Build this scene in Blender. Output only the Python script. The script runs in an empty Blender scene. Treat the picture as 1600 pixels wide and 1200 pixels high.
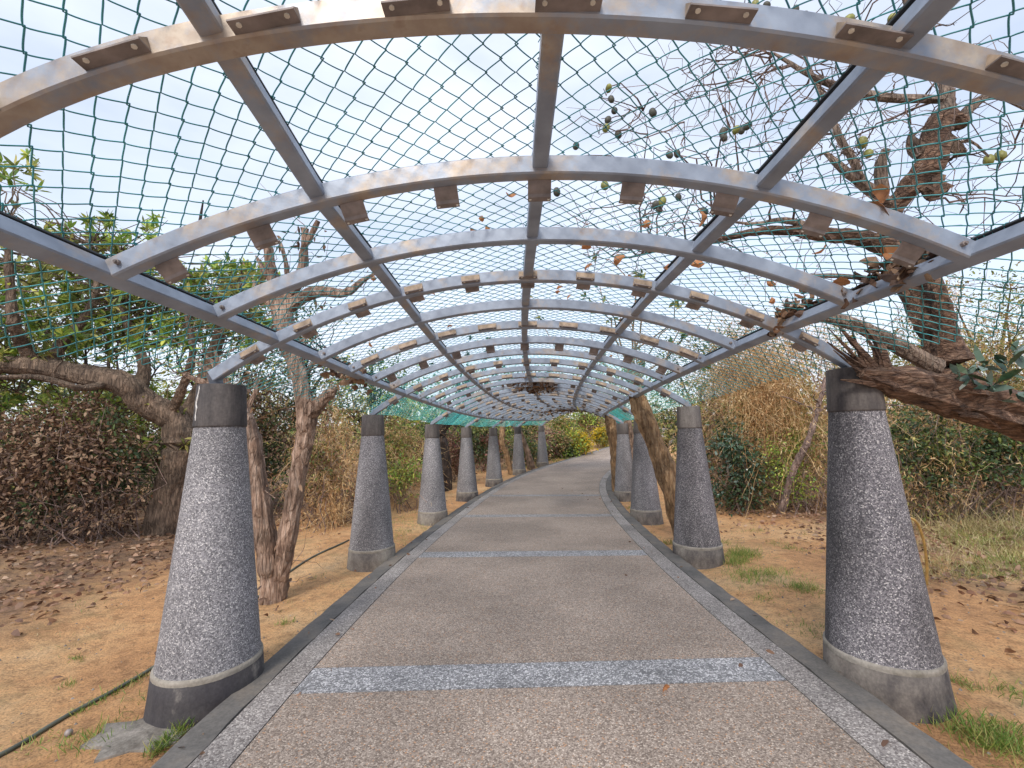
import bpy, math, random
import numpy as np
from mathutils import Matrix, Vector
rng = np.random.default_rng(7)
random.seed(7)
S = bpy.context.scene
COL = S.collection
R = math.radians

# ------------------------------------------------------------------ camera, sky, sun, exposure
F, PITCH, ROLL, YAW, CX, EYE = 697.76, 0.1058, 0.0242, 0.0022, -0.1331, 1.55
cp, sp, cy, sy, cr, sr = math.cos(PITCH), math.sin(PITCH), math.cos(YAW), math.sin(YAW), math.cos(ROLL), math.sin(ROLL)
xh = np.array([cy, -sy, 0]); uh = np.array([-sp*sy, -sp*cy, cp]); dh = np.array([cp*sy, cp*cy, sp])
RT, UP, FW = cr*xh - sr*uh, sr*xh + cr*uh, dh
EYEP = np.array([CX, 0, EYE])
cam = bpy.data.cameras.new('camera'); co = bpy.data.objects.new('camera', cam); COL.objects.link(co)
cam.sensor_width = 36; cam.lens = F/1600*36; cam.clip_start = .02; cam.clip_end = 3000
mw = Matrix.Identity(4)
for i in range(3):
    mw[i][0], mw[i][1], mw[i][2], mw[i][3] = RT[i], UP[i], -FW[i], EYEP[i]
co.matrix_world = mw; S.camera = co

SUN_EL, SUN_AZ = 43, 198           # azimuth clockwise from the view direction
w = bpy.data.worlds.new('World'); S.world = w; w.use_nodes = True
nt = w.node_tree; nt.nodes.clear()
out = nt.nodes.new('ShaderNodeOutputWorld'); bg = nt.nodes.new('ShaderNodeBackground'); bg.inputs[1].default_value = .1
sky = nt.nodes.new('ShaderNodeTexSky'); sky.sky_type = 'NISHITA'; sky.sun_disc = False
sky.sun_elevation = R(SUN_EL); sky.sun_rotation = R(SUN_AZ); sky.air_density = 1.0; sky.dust_density = 1.5
tc = nt.nodes.new('ShaderNodeTexCoord'); mp = nt.nodes.new('ShaderNodeMapping'); mp.inputs['Scale'].default_value = (1.2, 1.2, 3.0)
no = nt.nodes.new('ShaderNodeTexNoise'); no.inputs['Scale'].default_value = 1.7; no.inputs['Detail'].default_value = 6; no.inputs['Roughness'].default_value = .5
rp = nt.nodes.new('ShaderNodeValToRGB'); rp.color_ramp.elements[0].position = .34; rp.color_ramp.elements[0].color = (.5,)*3+(1,)
rp.color_ramp.elements[1].position = .62; rp.color_ramp.elements[1].color = (.97,)*3+(1,)
mx = nt.nodes.new('ShaderNodeMix'); mx.data_type = 'RGBA'; mx.inputs[7].default_value = (5.75, 6.25, 7.25, 1)
nt.links.new(tc.outputs['Generated'], mp.inputs[0]); nt.links.new(mp.outputs[0], no.inputs['Vector'])
nt.links.new(no.outputs[0], rp.inputs[0]); nt.links.new(rp.outputs[0], mx.inputs[0])
sm = nt.nodes.new('ShaderNodeMix'); sm.data_type = 'RGBA'; sm.blend_type = 'MULTIPLY'; sm.inputs[0].default_value = 1; sm.inputs[7].default_value = (1.75, 1.55, 1.4, 1)
nt.links.new(sky.outputs[0], sm.inputs[6]); nt.links.new(sm.outputs[2], mx.inputs[6]); nt.links.new(mx.outputs[2], bg.inputs[0]); nt.links.new(bg.outputs[0], out.inputs[0])
sl = bpy.data.lights.new('sun', 'SUN'); sl.energy = 1.5; sl.angle = R(14); sl.color = (1, .95, .87)
so = bpy.data.objects.new('sun', sl); COL.objects.link(so)
sd = Vector((math.sin(R(SUN_AZ))*math.cos(R(SUN_EL)), math.cos(R(SUN_AZ))*math.cos(R(SUN_EL)), math.sin(R(SUN_EL))))
so.rotation_euler = sd.to_track_quat('Z', 'Y').to_euler()
S.view_settings.view_transform = 'Standard'; S.view_settings.look = 'None'; S.view_settings.gamma = 1
S.view_settings.exposure = 0.82
S.cycles.max_bounces = 7; S.cycles.transparent_max_bounces = 6

# ------------------------------------------------------------------ plan of the path
PSI = np.radians([-.15, 3.22, 5.55, 8.28, 13.07, 18.57, 24.05, 28.5, 31, 33, 34, 34.5, 35])
EL = np.array([0, -.094, -.181, -.226, -.228, -.191, -.132, -.03, .13, .36, .66, 1.0, 1.35])
D, D0 = 3.1719, 2.9869
A, H, HC, RA, THP, THE = 2.1703, 1.915, 2.6106, 3.8496, .2346, .4647
_s = np.arange(-6, 16.001, .01)
_h = np.interp(_s, np.arange(13), PSI, left=None); _h[_s < 0] = PSI[0] + _s[_s < 0]*.004
_e = np.interp(_s, np.arange(13), EL); _e[_s > 12] = 1.35 + (_s[_s > 12]-12)*.3
k_ = np.ones(41)/41; _e = np.convolve(np.pad(_e, 20, mode='edge'), k_, 'valid')
i0 = np.argmin(abs(_s)); _e -= _e[i0]
_x = np.cumsum(np.sin(_h)*.01*D); _y = np.cumsum(np.cos(_h)*.01*D)
_x -= _x[i0]; _y += D0 - _y[i0]
def P(s, lat, z):
    s, lat, z = np.broadcast_arrays(np.asarray(s, float), np.asarray(lat, float), np.asarray(z, float))
    h = np.interp(s, _s, _h)
    return np.stack([np.interp(s, _s, _x)+lat*np.cos(h), np.interp(s, _s, _y)-lat*np.sin(h), np.interp(s, _s, _e)+z], -1)
def roof(s, th, dr=0):
    th = np.asarray(th, float); r = RA + dr
    s, th = np.broadcast_arrays(np.asarray(s, float), th); lat = r*np.sin(th)
    k = np.clip((-.4-s)/.2, 0, 2)          # the first bays climb a little towards the left
    return P(s, lat, HC - RA + r*np.cos(th) + k*(.047-.04*lat+.02*lat*lat)*np.clip(1-(abs(lat)/1.74)**4, 0, 1))
def at(px, py, d):
    return EYEP + d*(FW + (px-800)/F*RT + (600-py)/F*UP)
def near_path(x, y):
    x = np.atleast_1d(np.asarray(x, float)); y = np.atleast_1d(np.asarray(y, float))
    S_, L_ = np.empty(x.size), np.empty(x.size); tx, ty, ts, th = _x[::5], _y[::5], _s[::5], _h[::5]
    for a in range(0, x.size, 20000):
        dx = x[a:a+20000, None]-tx; dy = y[a:a+20000, None]-ty
        j = np.argmin(dx*dx+dy*dy, 1); q = np.arange(len(j))
        S_[a:a+20000] = ts[j]; L_[a:a+20000] = dx[q, j]*np.cos(th[j]) - dy[q, j]*np.sin(th[j])
    return S_, L_
def gz(x, y):
    shp = np.shape(x); x = np.ravel(np.asarray(x, float)); y = np.ravel(np.asarray(y, float))
    s, l = near_path(x, y); al = abs(l)
    e = np.interp(s, _s, _e)
    n = .035*np.sin(1.3*x+.7*y)+.03*np.sin(.9*y-1.7*x+2)+.016*np.sin(3.1*x+1)*np.sin(2.7*y)
    off = np.clip((al-1.9)/.7, 0, 1)
    z = e - .13 + off*(.02 + n) + np.clip(al-4.5, 0, 20)*.028
    return z.reshape(shp)
def gpt(px, py):
    r = FW + (px-800)/F*RT + (600-py)/F*UP
    d = 4.0
    for _ in range(40):
        q = EYEP + d*r; d += (gz(q[0], q[1])-q[2])/min(r[2], -.03)*.6
    q = EYEP + d*r; return np.array([q[0], q[1], float(gz(q[0], q[1]))])

# ------------------------------------------------------------------ materials
def mat(name): 
    m = bpy.data.materials.new(name); m.use_nodes = True
    return m, m.node_tree, m.node_tree.nodes['Principled BSDF']
def N(t, typ, **kw):
    n = t.nodes.new(typ)
    for k, v in kw.items():
        if k[0] == '_': setattr(n, k[1:], v)
        else: n.inputs[k].default_value = v
    return n
def ramp(t, stops, src, const=False):
    n = t.nodes.new('ShaderNodeValToRGB'); cr_ = n.color_ramp
    if const: cr_.interpolation = 'CONSTANT'
    while len(cr_.elements) < len(stops): cr_.elements.new(.5)
    for e, (p_, c) in zip(cr_.elements, stops):
        e.position = p_; e.color = tuple(c)+(1,) if len(c) == 3 else c
    t.links.new(src, n.inputs[0]); return n.outputs[0]
def mixc(t, f, a, b, mode='MIX'):
    n = t.nodes.new('ShaderNodeMix'); n.data_type = 'RGBA'; n.blend_type = mode
    for i, v in ((0, f), (6, a), (7, b)):
        if isinstance(v, (int, float)): n.inputs[i].default_value = v
        elif isinstance(v, tuple): n.inputs[i].default_value = v+(1,)
        else: t.links.new(v, n.inputs[i])
    return n.outputs[2]
def obj_co(t, scale=(1, 1, 1)):
    c = t.nodes.new('ShaderNodeTexCoord'); m = t.nodes.new('ShaderNodeMapping'); m.inputs['Scale'].default_value = scale
    t.links.new(c.outputs['Object'], m.inputs[0]); return m.outputs[0]
def noise(t, co_, scale, detail=4, rough=.55):
    n = N(t, 'ShaderNodeTexNoise', Scale=scale, Detail=detail, Roughness=rough); t.links.new(co_, n.inputs['Vector']); return n.outputs[0]
def bump(t, b, src, strength, dist):
    n = N(t, 'ShaderNodeBump', Strength=strength, Distance=dist); t.links.new(src, n.inputs['Height']); t.links.new(n.outputs[0], b.inputs['Normal'])
def aggregate(name, scale, stops, mortar, stain=(.62, 1.12), stainscale=1.3, streak=(1, 1, 1), rough=.8, gap=.12):
    m, t, b = mat(name); c = obj_co(t)
    wob = N(t, 'ShaderNodeTexNoise', Scale=scale*.8, Detail=1); t.links.new(c, wob.inputs['Vector'])
    v = N(t, 'ShaderNodeTexVoronoi', Scale=scale); t.links.new(c, v.inputs['Vector'])
    e = N(t, 'ShaderNodeTexVoronoi', Scale=scale, _feature='DISTANCE_TO_EDGE'); t.links.new(c, e.inputs['Vector'])
    sep = t.nodes.new('ShaderNodeSeparateColor'); t.links.new(v.outputs['Color'], sep.inputs[0])
    col = ramp(t, stops, sep.outputs[0], True)
    g = ramp(t, [(0, (0, 0, 0)), (gap, (1, 1, 1))], e.outputs['Distance'])
    col = mixc(t, g, mortar, col)
    st = ramp(t, [(.38, (stain[0],)*3), (.6, (stain[1],)*3)], noise(t, obj_co(t, streak), stainscale, 5, .6))
    col = mixc(t, 1.0, col, st, 'MULTIPLY')
    t.links.new(col, b.inputs['Base Color']); b.inputs['Roughness'].default_value = rough
    bump(t, b, e.outputs['Distance'], .5, .006); return m
M = {}
M['shaft'] = aggregate('washed pebble', 145, [(0, (0.112, 0.109, 0.118)), (0.2, (0.196, 0.192, 0.203)), (0.45, (0.288, 0.28, 0.297)), (0.7, (0.39, 0.38, 0.39)), (0.9, (0.607, 0.59, 0.589))], (.15, .145, .16), (.62, 1.1), 1.6, (1, 1, .35))
M['shaft_dark'] = aggregate('dark washed pebble', 145, [(0, (0.082, 0.078, 0.085)), (0.28, (0.16, 0.148, 0.162)), (0.52, (0.246, 0.233, 0.244)), (0.78, (0.353, 0.332, 0.339)), (0.93, (0.574, 0.544, 0.534))], (.1, .095, .105), (.4, 1.2), 1.7, (1, 1, .3))
M['panel'] = aggregate('brown washed gravel', 125, [(0, (0.173, 0.129, 0.102)), (0.2, (0.281, 0.217, 0.17)), (0.45, (0.366, 0.293, 0.239)), (0.68, (0.454, 0.37, 0.307)), (0.86, (0.594, 0.494, 0.409)), (0.95, (0.486, 0.277, 0.156))], (.2, .165, .14), (.8, 1.1), .7)
M['band'] = aggregate('white marble chip', 88, [(0, (0.166, 0.16434, 0.16351000000000002)), (0.25, (0.292, 0.28908, 0.28762)), (0.5, (0.454, 0.4455, 0.44719000000000003)), (0.75, (0.652, 0.63657, 0.64222))], (.15, .15, .165), (.8, 1.08), 2.0, gap=.18)
M['band_worn'] = aggregate('worn marble chip', 80, [(0, (.16, .15, .15)), (.3, (.28, .26, .25)), (.55, (.38, .36, .35)), (.8, (.52, .5, .49))], (.18, .17, .17), (.75, 1.1), 2.0)
M['border'] = aggregate('grey washed gravel', 115, [(0, (0.147, 0.127, 0.117)), (0.25, (0.263, 0.235, 0.219)), (0.55, (0.367, 0.337, 0.312)), (0.85, (0.546, 0.499, 0.458))], (.2, .18, .175), (.7, 1.1), 1.2)
def concrete(name, c1, c2, c3, sc=3, streak=(1, 1, 1), rough=.85, b_=.3, mid=.5):
    m, t, b = mat(name); c = obj_co(t, streak)
    col = ramp(t, [(.34, c1), (mid, c2), (.66, c3)], noise(t, c, sc, 9, .7))
    fine = ramp(t, [(.3, (.8,)*3), (.7, (1.15,)*3)], noise(t, obj_co(t), 60, 3))
    t.links.new(mixc(t, 1.0, col, fine, 'MULTIPLY'), b.inputs['Base Color']); b.inputs['Roughness'].default_value = rough
    bump(t, b, noise(t, obj_co(t), 45, 5), b_, .006); return m
M['kerb'] = concrete('grey kerb concrete', (.085, .08, .075), (.135, .125, .115), (.2, .17, .14), 2.2)
M['cap'] = concrete('weathered cap concrete', (.035, .03, .032), (.11, .095, .088), (.2, .18, .165), 4.5, (1, 1, .16))
M['cap_dark'] = concrete('blackened cap concrete', (.022, .02, .022), (.05, .045, .046), (.12, .105, .1), 5, (1, 1, .16))
M['foot'] = concrete('stained base concrete', (.04, .035, .038), (.15, .13, .115), (.27, .245, .21), 3.2, (1, 1, .6))
M['foot_dark'] = concrete('dark stained base concrete', (.025, .022, .028), (.055, .05, .052), (.2, .18, .16), 3, (1, 1, .6), mid=.56)
M['lip'] = concrete('pale mortar', (.18, .16, .13), (.26, .235, .2), (.34, .31, .27), 6)
M['crack'] = concrete('white lime', (.6, .58, .55), (.7, .68, .66), (.8, .78, .75), 9)
M['joint'] = concrete('dark joint', (.03, .028, .026), (.05, .046, .042), (.07, .065, .06), 5)
M['slab'] = concrete('broken rough concrete', (.1, .085, .07), (.2, .18, .155), (.3, .27, .24), 7, b_=1.0)
def metal(name, tan, rustlo):
    m, t, b = mat(name); c = obj_co(t)
    base = ramp(t, [(.3, (.225, .26, .325)), (.55, (.3, .345, .425)), (.75, (.37, .425, .51))], noise(t, c, 6, 4))
    f = ramp(t, [(tan, (0, 0, 0)), (tan+.14, (1, 1, 1))], noise(t, c, 3.2, 7, .68))
    tn = ramp(t, [(.3, (.36, .25, .16)), (.6, (.5, .4, .29)), (.8, (.3, .17, .08))], noise(t, c, 14, 4))
    col = mixc(t, mixc(t, 1.0, f, (.78,)*3, 'MULTIPLY'), base, tn)
    r = ramp(t, [(rustlo, (0, 0, 0)), (rustlo+.06, (1, 1, 1))], noise(t, c, 5.5, 6, .7))
    col = mixc(t, r, col, (.2, .085, .035))
    # same coat on every face, partly metallic
    t.links.new(col, b.inputs['Base Color']); b.inputs['Metallic'].default_value = .3
    b.inputs['Roughness'].default_value = .45; bump(t, b, noise(t, c, 40, 4), .12, .004); return m
M['steel'] = metal('galvanised grey paint', .53, .68)
M['steel_tan'] = metal('galvanised paint with tan runs', .45, .74)
def plain(name, c, rough=.6, metallic=0, var=.25, sc=20):
    m, t, b = mat(name)
    f = ramp(t, [(.3, tuple(x*(1-var) for x in c)), (.7, tuple(min(1, x*(1+var)) for x in c))], noise(t, obj_co(t), sc, 4))
    t.links.new(f, b.inputs['Base Color']); b.inputs['Roughness'].default_value = rough; b.inputs['Metallic'].default_value = metallic; return m
M['bracket'] = plain('brown grey plate', (.24, .205, .195), .6, .2, .4, 12)
M['bracket_rust'] = plain('rusty tan plate', (.4, .31, .23), .8, 0, .4, 18)
M['bolt'] = plain('cream bolt', (.7, .66, .58), .5)
M['wire'] = plain('coated wire near backlit tone', (.045, .25, .265), .35, 0, .4, 4)  # near bays: coating darkened and greyed, backlight painted into the colour
M['wire_far_lit'] = plain('coated wire far lit tone', (.1, .64, .62), .35, 0, .25, 4)  # far bays: same coating brightened, light from above painted into the colour
M['clamp'] = plain('black clamp bar', (.018, .02, .022), .6)
M['hose'] = plain('dark green hose', (.1, .11, .085), .5, 0, .4, 5)
M['yhose'] = plain('ochre hose', (.42, .26, .08), .5)
def leafmat(name, cols, trans=.3, rough=.55):
    m, t, b = mat(name)
    g = t.nodes.new('ShaderNodeNewGeometry')
    n = len(cols); col = ramp(t, [(i/n, c) for i, c in enumerate(cols)], g.outputs['Random Per Island'], True)
    big = ramp(t, [(.3, (.7,)*3), (.7, (1.25,)*3)], noise(t, obj_co(t), .9, 3))
    col = mixc(t, 1.0, col, big, 'MULTIPLY')
    t.links.new(col, b.inputs['Base Color']); b.inputs['Roughness'].default_value = rough
    tr = t.nodes.new('ShaderNodeBsdfTranslucent'); t.links.new(col, tr.inputs[0])
    ms = t.nodes.new('ShaderNodeMixShader'); ms.inputs[0].default_value = trans
    o = t.nodes['Material Output']
    t.links.new(b.outputs[0], ms.inputs[1]); t.links.new(tr.outputs[0], ms.inputs[2]); t.links.new(ms.outputs[0], o.inputs[0]); return m
M['leaf'] = leafmat('bright green leaf', [(0.186, 0.319, 0.054), (0.266, 0.399, 0.068), (0.371, 0.479, 0.08), (0.133, 0.226, 0.054), (0.531, 0.557, 0.106)])
M['leaf_olive'] = leafmat('olive leaf', [(0.229, 0.266, 0.065), (0.154, 0.192, 0.052), (0.356, 0.356, 0.09), (0.46, 0.408, 0.127), (0.102, 0.154, 0.047)])
M['leaf_dark'] = leafmat('dark green leaf', [(0.041, 0.075, 0.03), (0.059, 0.1, 0.037), (0.083, 0.125, 0.041), (0.049, 0.075, 0.041), (0.117, 0.167, 0.049)])
M['leaf_gloss'] = leafmat('glossy blue green leaf', [(0.026, 0.065, 0.039), (0.046, 0.091, 0.046), (0.078, 0.13, 0.078), (0.143, 0.208, 0.169)], .1, .25)
M['leaf_mixed'] = leafmat('green and tan leaf', [(0.124, 0.171, 0.039), (0.404, 0.279, 0.124), (0.186, 0.217, 0.047), (0.466, 0.296, 0.124), (0.078, 0.124, 0.031), (0.279, 0.171, 0.078)])
M['leaf_yellow'] = leafmat('yellow blossom', [(0.559, 0.361, 0.009), (0.631, 0.451, 0.018), (0.406, 0.271, 0.018), (0.451, 0.379, 0.027), (0.18, 0.18, 0.027)])
M['leaf_red'] = leafmat('reddish leaf', [(.2, .06, .045), (.28, .1, .08), (.14, .06, .04), (.12, .1, .04), (.3, .16, .12)])
M['leaf_dry'] = leafmat('dead brown leaf', [(0.199, 0.11, 0.063), (0.13, 0.072, 0.046), (0.27, 0.165, 0.098), (0.09, 0.05, 0.034), (0.33, 0.22, 0.138)], .15, .7)
M['litter'] = leafmat('fallen leaf', [(.27, .155, .095), (.2, .11, .065), (.33, .2, .13), (.13, .07, .045), (.38, .26, .175), (.24, .12, .07)], .1, .7)
M['leaf_orange'] = leafmat('curled orange leaf', [(.38, .13, .04), (.3, .09, .035), (.46, .2, .08), (.22, .07, .04)], .3, .6)
M['straw'] = leafmat('dry straw vine', [(0.506, 0.323, 0.137), (0.632, 0.447, 0.224), (0.38, 0.212, 0.087), (0.734, 0.546, 0.31), (0.455, 0.235, 0.099)], .15, .7)
M['grass'] = leafmat('fresh grass', [(0.149, 0.253, 0.037), (0.208, 0.312, 0.052), (0.105, 0.194, 0.03), (0.297, 0.327, 0.075), (0.446, 0.402, 0.133)], .3)
M['grass_dry'] = leafmat('dry grass', [(.4, .32, .14), (.5, .42, .2), (.3, .25, .09), (.24, .24, .07), (.56, .47, .27)], .2)
def barkmat(name, c1, c2, c3, sc=6, st=(1, 1, .16)):
    m, t, b = mat(name)
    n1 = noise(t, obj_co(t, st), sc*4.5, 10, .72); n2 = noise(t, obj_co(t), sc*.6, 5, .6)
    vo = N(t, 'ShaderNodeTexVoronoi', Scale=sc*3.2, _feature='DISTANCE_TO_EDGE'); wp = t.nodes.new('ShaderNodeMix'); wp.data_type = 'VECTOR'; wp.inputs[0].default_value = .12
    nv = N(t, 'ShaderNodeTexNoise', Scale=9.0, Detail=3); c = obj_co(t, st); t.links.new(c, nv.inputs['Vector'])
    t.links.new(c, wp.inputs[4]); t.links.new(nv.outputs['Color'], wp.inputs[5]); t.links.new(wp.outputs[1], vo.inputs['Vector'])
    crk = ramp(t, [(0, (.35,)*3), (.09, (1,)*3)], vo.outputs['Distance'])
    col = ramp(t, [(.36, c1), (.5, c2), (.64, c3)], n1)
    col = mixc(t, 1.0, col, ramp(t, [(.36, (.55,)*3), (.64, (1.3,)*3)], n2), 'MULTIPLY'); col = mixc(t, .45, col, crk, 'MULTIPLY')
    t.links.new(col, b.inputs['Base Color']); b.inputs['Roughness'].default_value = .92
    hh = mixc(t, 1.0, n1, crk, 'MULTIPLY'); bump(t, b, hh, 1.0, .03); return m
M['bark'] = barkmat('brown bark', (.075, .05, .038), (.17, .12, .085), (.3, .215, .155))
M['bark_pale'] = barkmat('pale peeling bark', (.12, .07, .05), (.3, .2, .145), (.5, .375, .3))
M['bark_branch'] = barkmat('grey tan branch bark', (.13, .09, .07), (.26, .19, .145), (.4, .31, .24), 9)
M['bark_tan'] = barkmat('tan flaking bark', (.13, .07, .035), (.3, .18, .09), (.45, .31, .18))
M['bark_dark'] = barkmat('dark bark', (.025, .018, .016), (.055, .038, .03), (.11, .075, .055))
M['bark_red'] = barkmat('split red brown bark', (.05, .026, .018), (.15, .085, .055), (.34, .22, .15), 9, (.2, 1, 1))
M['twig'] = barkmat('grey pink twig', (.14, .09, .075), (.24, .165, .14), (.36, .27, .23))
M['fruit'] = plain('olive green fruit', (.2, .2, .045), .5, 0, .45, 25)
M['fruit_dark'] = plain('dark withered fruit', (.06, .06, .045), .6, 0, .4, 25)
# soil
m, t, b = mat('orange soil'); c = obj_co(t)
col = ramp(t, [(.3, (.4, .21, .095)), (.45, (.57, .31, .14)), (.56, (.63, .385, .19)), (.7, (.62, .45, .27))], noise(t, c, .6, 9, .65))
f2 = ramp(t, [(.32, (.6, .57, .55)), (.5, (1, 1, 1)), (.75, (1.18, 1.15, 1.1))], noise(t, c, 9, 7, .7))
col = mixc(t, 1.0, col, f2, 'MULTIPLY')
sp = ramp(t, [(.36, (.55, .5, .46)), (.46, (1, 1, 1)), (.66, (1.22, 1.2, 1.16))], noise(t, c, 70, 3, .6)); col = mixc(t, .8, col, sp, 'MULTIPLY')
vg = ramp(t, [(.54, (0, 0, 0)), (.72, (.75,)*3)], noise(t, c, 1.1, 7, .7))
col = mixc(t, vg, col, (.2, .17, .07))
at_ = t.nodes.new('ShaderNodeAttribute'); at_.attribute_name = 'humus'
hf = mixc(t, 1.0, at_.outputs['Color'], ramp(t, [(.3, (.25,)*3), (.6, (1,)*3)], noise(t, c, 2.5, 6, .7)), 'MULTIPLY')
hum = ramp(t, [(.3, (.09, .05, .032)), (.7, (.24, .15, .095))], noise(t, c, 12, 6, .7))
col = mixc(t, hf, col, hum)
t.links.new(col, b.inputs['Base Color']); b.inputs['Roughness'].default_value = .95
bump(t, b, noise(t, c, 14, 10, .75), 1.0, .05); M['soil'] = m

# ------------------------------------------------------------------ mesh helpers
class MB:
    def __init__(s): s.v, s.f, s.n, s.mi = [], [], 0, []
    def add(s, v, f, mi=0):
        v = np.asarray(v, float).reshape(-1, 3); f = np.asarray(f, int)
        s.v.append(v); s.f.append((f + s.n, mi)); s.n += len(v)
    def build(s, name, mats, parent=None, smooth=False):
        me = bpy.data.meshes.new(name)
        if not s.v: s.add(np.zeros((3, 3)), [[0, 1, 2]])
        v = np.concatenate(s.v)
        me.vertices.add(len(v)); me.vertices.foreach_set('co', v.astype(np.float32).ravel())
        tot = np.concatenate([np.full(len(f), f.shape[1]) for f, _ in s.f]); idx = np.concatenate([f.ravel() for f, _ in s.f])
        mi = np.concatenate([np.full(len(f), i) for f, i in s.f])
        me.loops.add(len(idx)); me.loops.foreach_set('vertex_index', idx.astype(np.int32))
        me.polygons.add(len(tot)); st = np.concatenate([[0], np.cumsum(tot)[:-1]])
        me.polygons.foreach_set('loop_start', st.astype(np.int32)); me.polygons.foreach_set('loop_total', tot.astype(np.int32))
        me.polygons.foreach_set('material_index', mi.astype(np.int32))
        me.polygons.foreach_set('use_smooth', np.full(len(tot), smooth))
        me.update(calc_edges=True); me.validate()
        for m_ in (mats if isinstance(mats, (list, tuple)) else [mats]): me.materials.append(m_)
        o = bpy.data.objects.new(name, me); COL.objects.link(o)
        if parent is not None:
            o.parent = parent; o.location = -parent.location if parent.type == 'EMPTY' else (0, 0, 0)
        return o
def tag(o, label, cat, group=None, kind=None):
    o['label'] = label; o['category'] = cat
    if group: o['group'] = group
    if kind: o['kind'] = kind
    return o
def struct(o): o['kind'] = 'structure'; return o
def thing(name, label, cat, loc=(0, 0, 0), group=None):
    o = bpy.data.objects.new(name, None); COL.objects.link(o); o.location = Vector([float(q) for q in loc]); o.empty_display_size = .2
    return tag(o, label, cat, group, 'thing')
def tubes(mb, paths, radii, sides=3, mi=0, cap=False):
    p = np.asarray(paths, float)
    if p.ndim == 2: p = p[None]
    m_, n_ = p.shape[:2]
    r = np.broadcast_to(np.asarray(radii, float), (m_, n_)) if np.ndim(radii) < 2 else np.asarray(radii, float)
    tg = np.gradient(p, axis=1); tg /= np.linalg.norm(tg, axis=2, keepdims=True)+1e-9
    mean = tg.mean(1); ref = np.where(abs(mean[:, 2:3]) > .8, [[1., 0, 0]], [[0, 0, 1.]])[:, None, :]
    a = np.cross(tg, ref); a /= np.linalg.norm(a, axis=2, keepdims=True)+1e-9
    b_ = np.cross(tg, a)
    an = np.arange(sides)/sides*2*np.pi
    v = p[:, :, None, :] + r[:, :, None, None]*(np.cos(an)[None, None, :, None]*a[:, :, None, :] + np.sin(an)[None, None, :, None]*b_[:, :, None, :])
    i = np.arange(m_)[:, None, None]*n_*sides; j = np.arange(n_-1)[None, :, None]*sides; k = np.arange(sides)[None, None, :]; k2 = (k+1) % sides
    f = np.stack(np.broadcast_arrays(i+j+k, i+j+k2, i+j+sides+k2, i+j+sides+k), -1).reshape(-1, 4)
    base = mb.n; mb.add(v, f, mi)
    if cap:
        for q in range(m_):
            s0 = q*n_*sides; ring = np.arange(sides)
            mb.f.append((np.array([list(base+s0+ring[::-1])]), mi)); mb.f.append((np.array([list(base+s0+(n_-1)*sides+ring)]), mi))
def smooth_path(pts, n):
    pts = np.asarray(pts, float); k = len(pts)
    if k == 2: return pts[0]+(pts[1]-pts[0])*np.linspace(0, 1, n)[:, None]
    q = np.vstack([2*pts[0]-pts[1], pts, 2*pts[-1]-pts[-2]])
    u = np.linspace(0, k-1, n); i = np.minimum(u.astype(int), k-2); t_ = (u-i)[:, None]
    a, b_, c_, d_ = q[i], q[i+1], q[i+2], q[i+3]
    return .5*(2*b_+(c_-a)*t_+(2*a-5*b_+4*c_-d_)*t_**2+(3*b_-a-3*c_+d_)*t_**3)
def limb(mb, pts, rad, sides=10, n=None, rough=.12, wob=.0, mi=0, cap=True):
    pts = np.asarray(pts, float); L_ = np.linalg.norm(np.diff(pts, axis=0), axis=1).sum()
    rad = np.asarray(rad, float); n = n or max(5, int(L_/max(.05, rad.mean()*.8)))
    p = smooth_path(pts, n); u = np.linspace(0, 1, n)
    r = np.interp(u, np.linspace(0, 1, len(rad)), rad)
    if wob:
        ph = rng.uniform(0, 6.28, (3, 3)); fr = rng.uniform(3, 14, (3, 3))
        p = p + wob*np.stack([sum(np.sin(fr[a, k]*u*max(1, L_/2)+ph[a, k]) for k in range(3)) for a in range(3)], 1)*np.minimum(1, u*6)[:, None]
    base = mb.n; tubes(mb, p, r[None], sides, mi, cap)
    if rough:
        v = mb.v[-1].reshape(n, sides, 3); c_ = p[:, None, :]
        ridge = rng.normal(0, rough*.7, (1, sides)) + rng.normal(0, rough*.6, (n, sides))
        lump = np.convolve(rng.normal(0, rough*1.6, n+4), np.ones(5)/5, 'valid')[:, None]
        mb.v[-1] = (c_ + (v-c_)*(1+ridge+lump)[:, :, None]).reshape(-1, 3)
    return p
def unit(v): return v/(np.linalg.norm(v, axis=-1, keepdims=True)+1e-9)
def leaves(mb, pos, dr, L_, W_, fold=.25, mi=0, bend=.0):
    pos = np.asarray(pos, float); n = len(pos); dr = unit(np.asarray(dr, float))
    L_ = np.broadcast_to(L_, n)[:, None]; W_ = np.broadcast_to(W_, n)[:, None]
    rn = unit(rng.normal(0, 1, (n, 3))+np.array([0, 0, 1.3])); sd_ = unit(np.cross(dr, rn)); up = np.cross(sd_, dr)
    def at_(u, w_, f_): return pos+dr*L_*u-up*L_*bend*u*u+sd_*W_*w_+up*W_*f_
    v = np.stack([pos, at_(.32, .46, fold*.4), at_(.32, -.46, fold*.4), at_(.7, .38, fold*.4), at_(.7, -.38, fold*.4), at_(1, 0, 0)], 1); i = np.arange(n)*6
    mb.add(v, np.stack([i+1, i+3, i+4, i+2], 1), mi)
    mb.f.append((np.concatenate([np.stack([i, i+1, i+2], 1), np.stack([i+3, i+5, i+4], 1)])+mb.n-6*n, mi))
def blob(c, rad, n, shell=.45):
    d_ = unit(rng.normal(0, 1, (n, 3))); q = rng.uniform(shell, 1, n)**.6
    return np.asarray(c, float)+d_*q[:, None]*np.asarray(rad, float), d_
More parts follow.
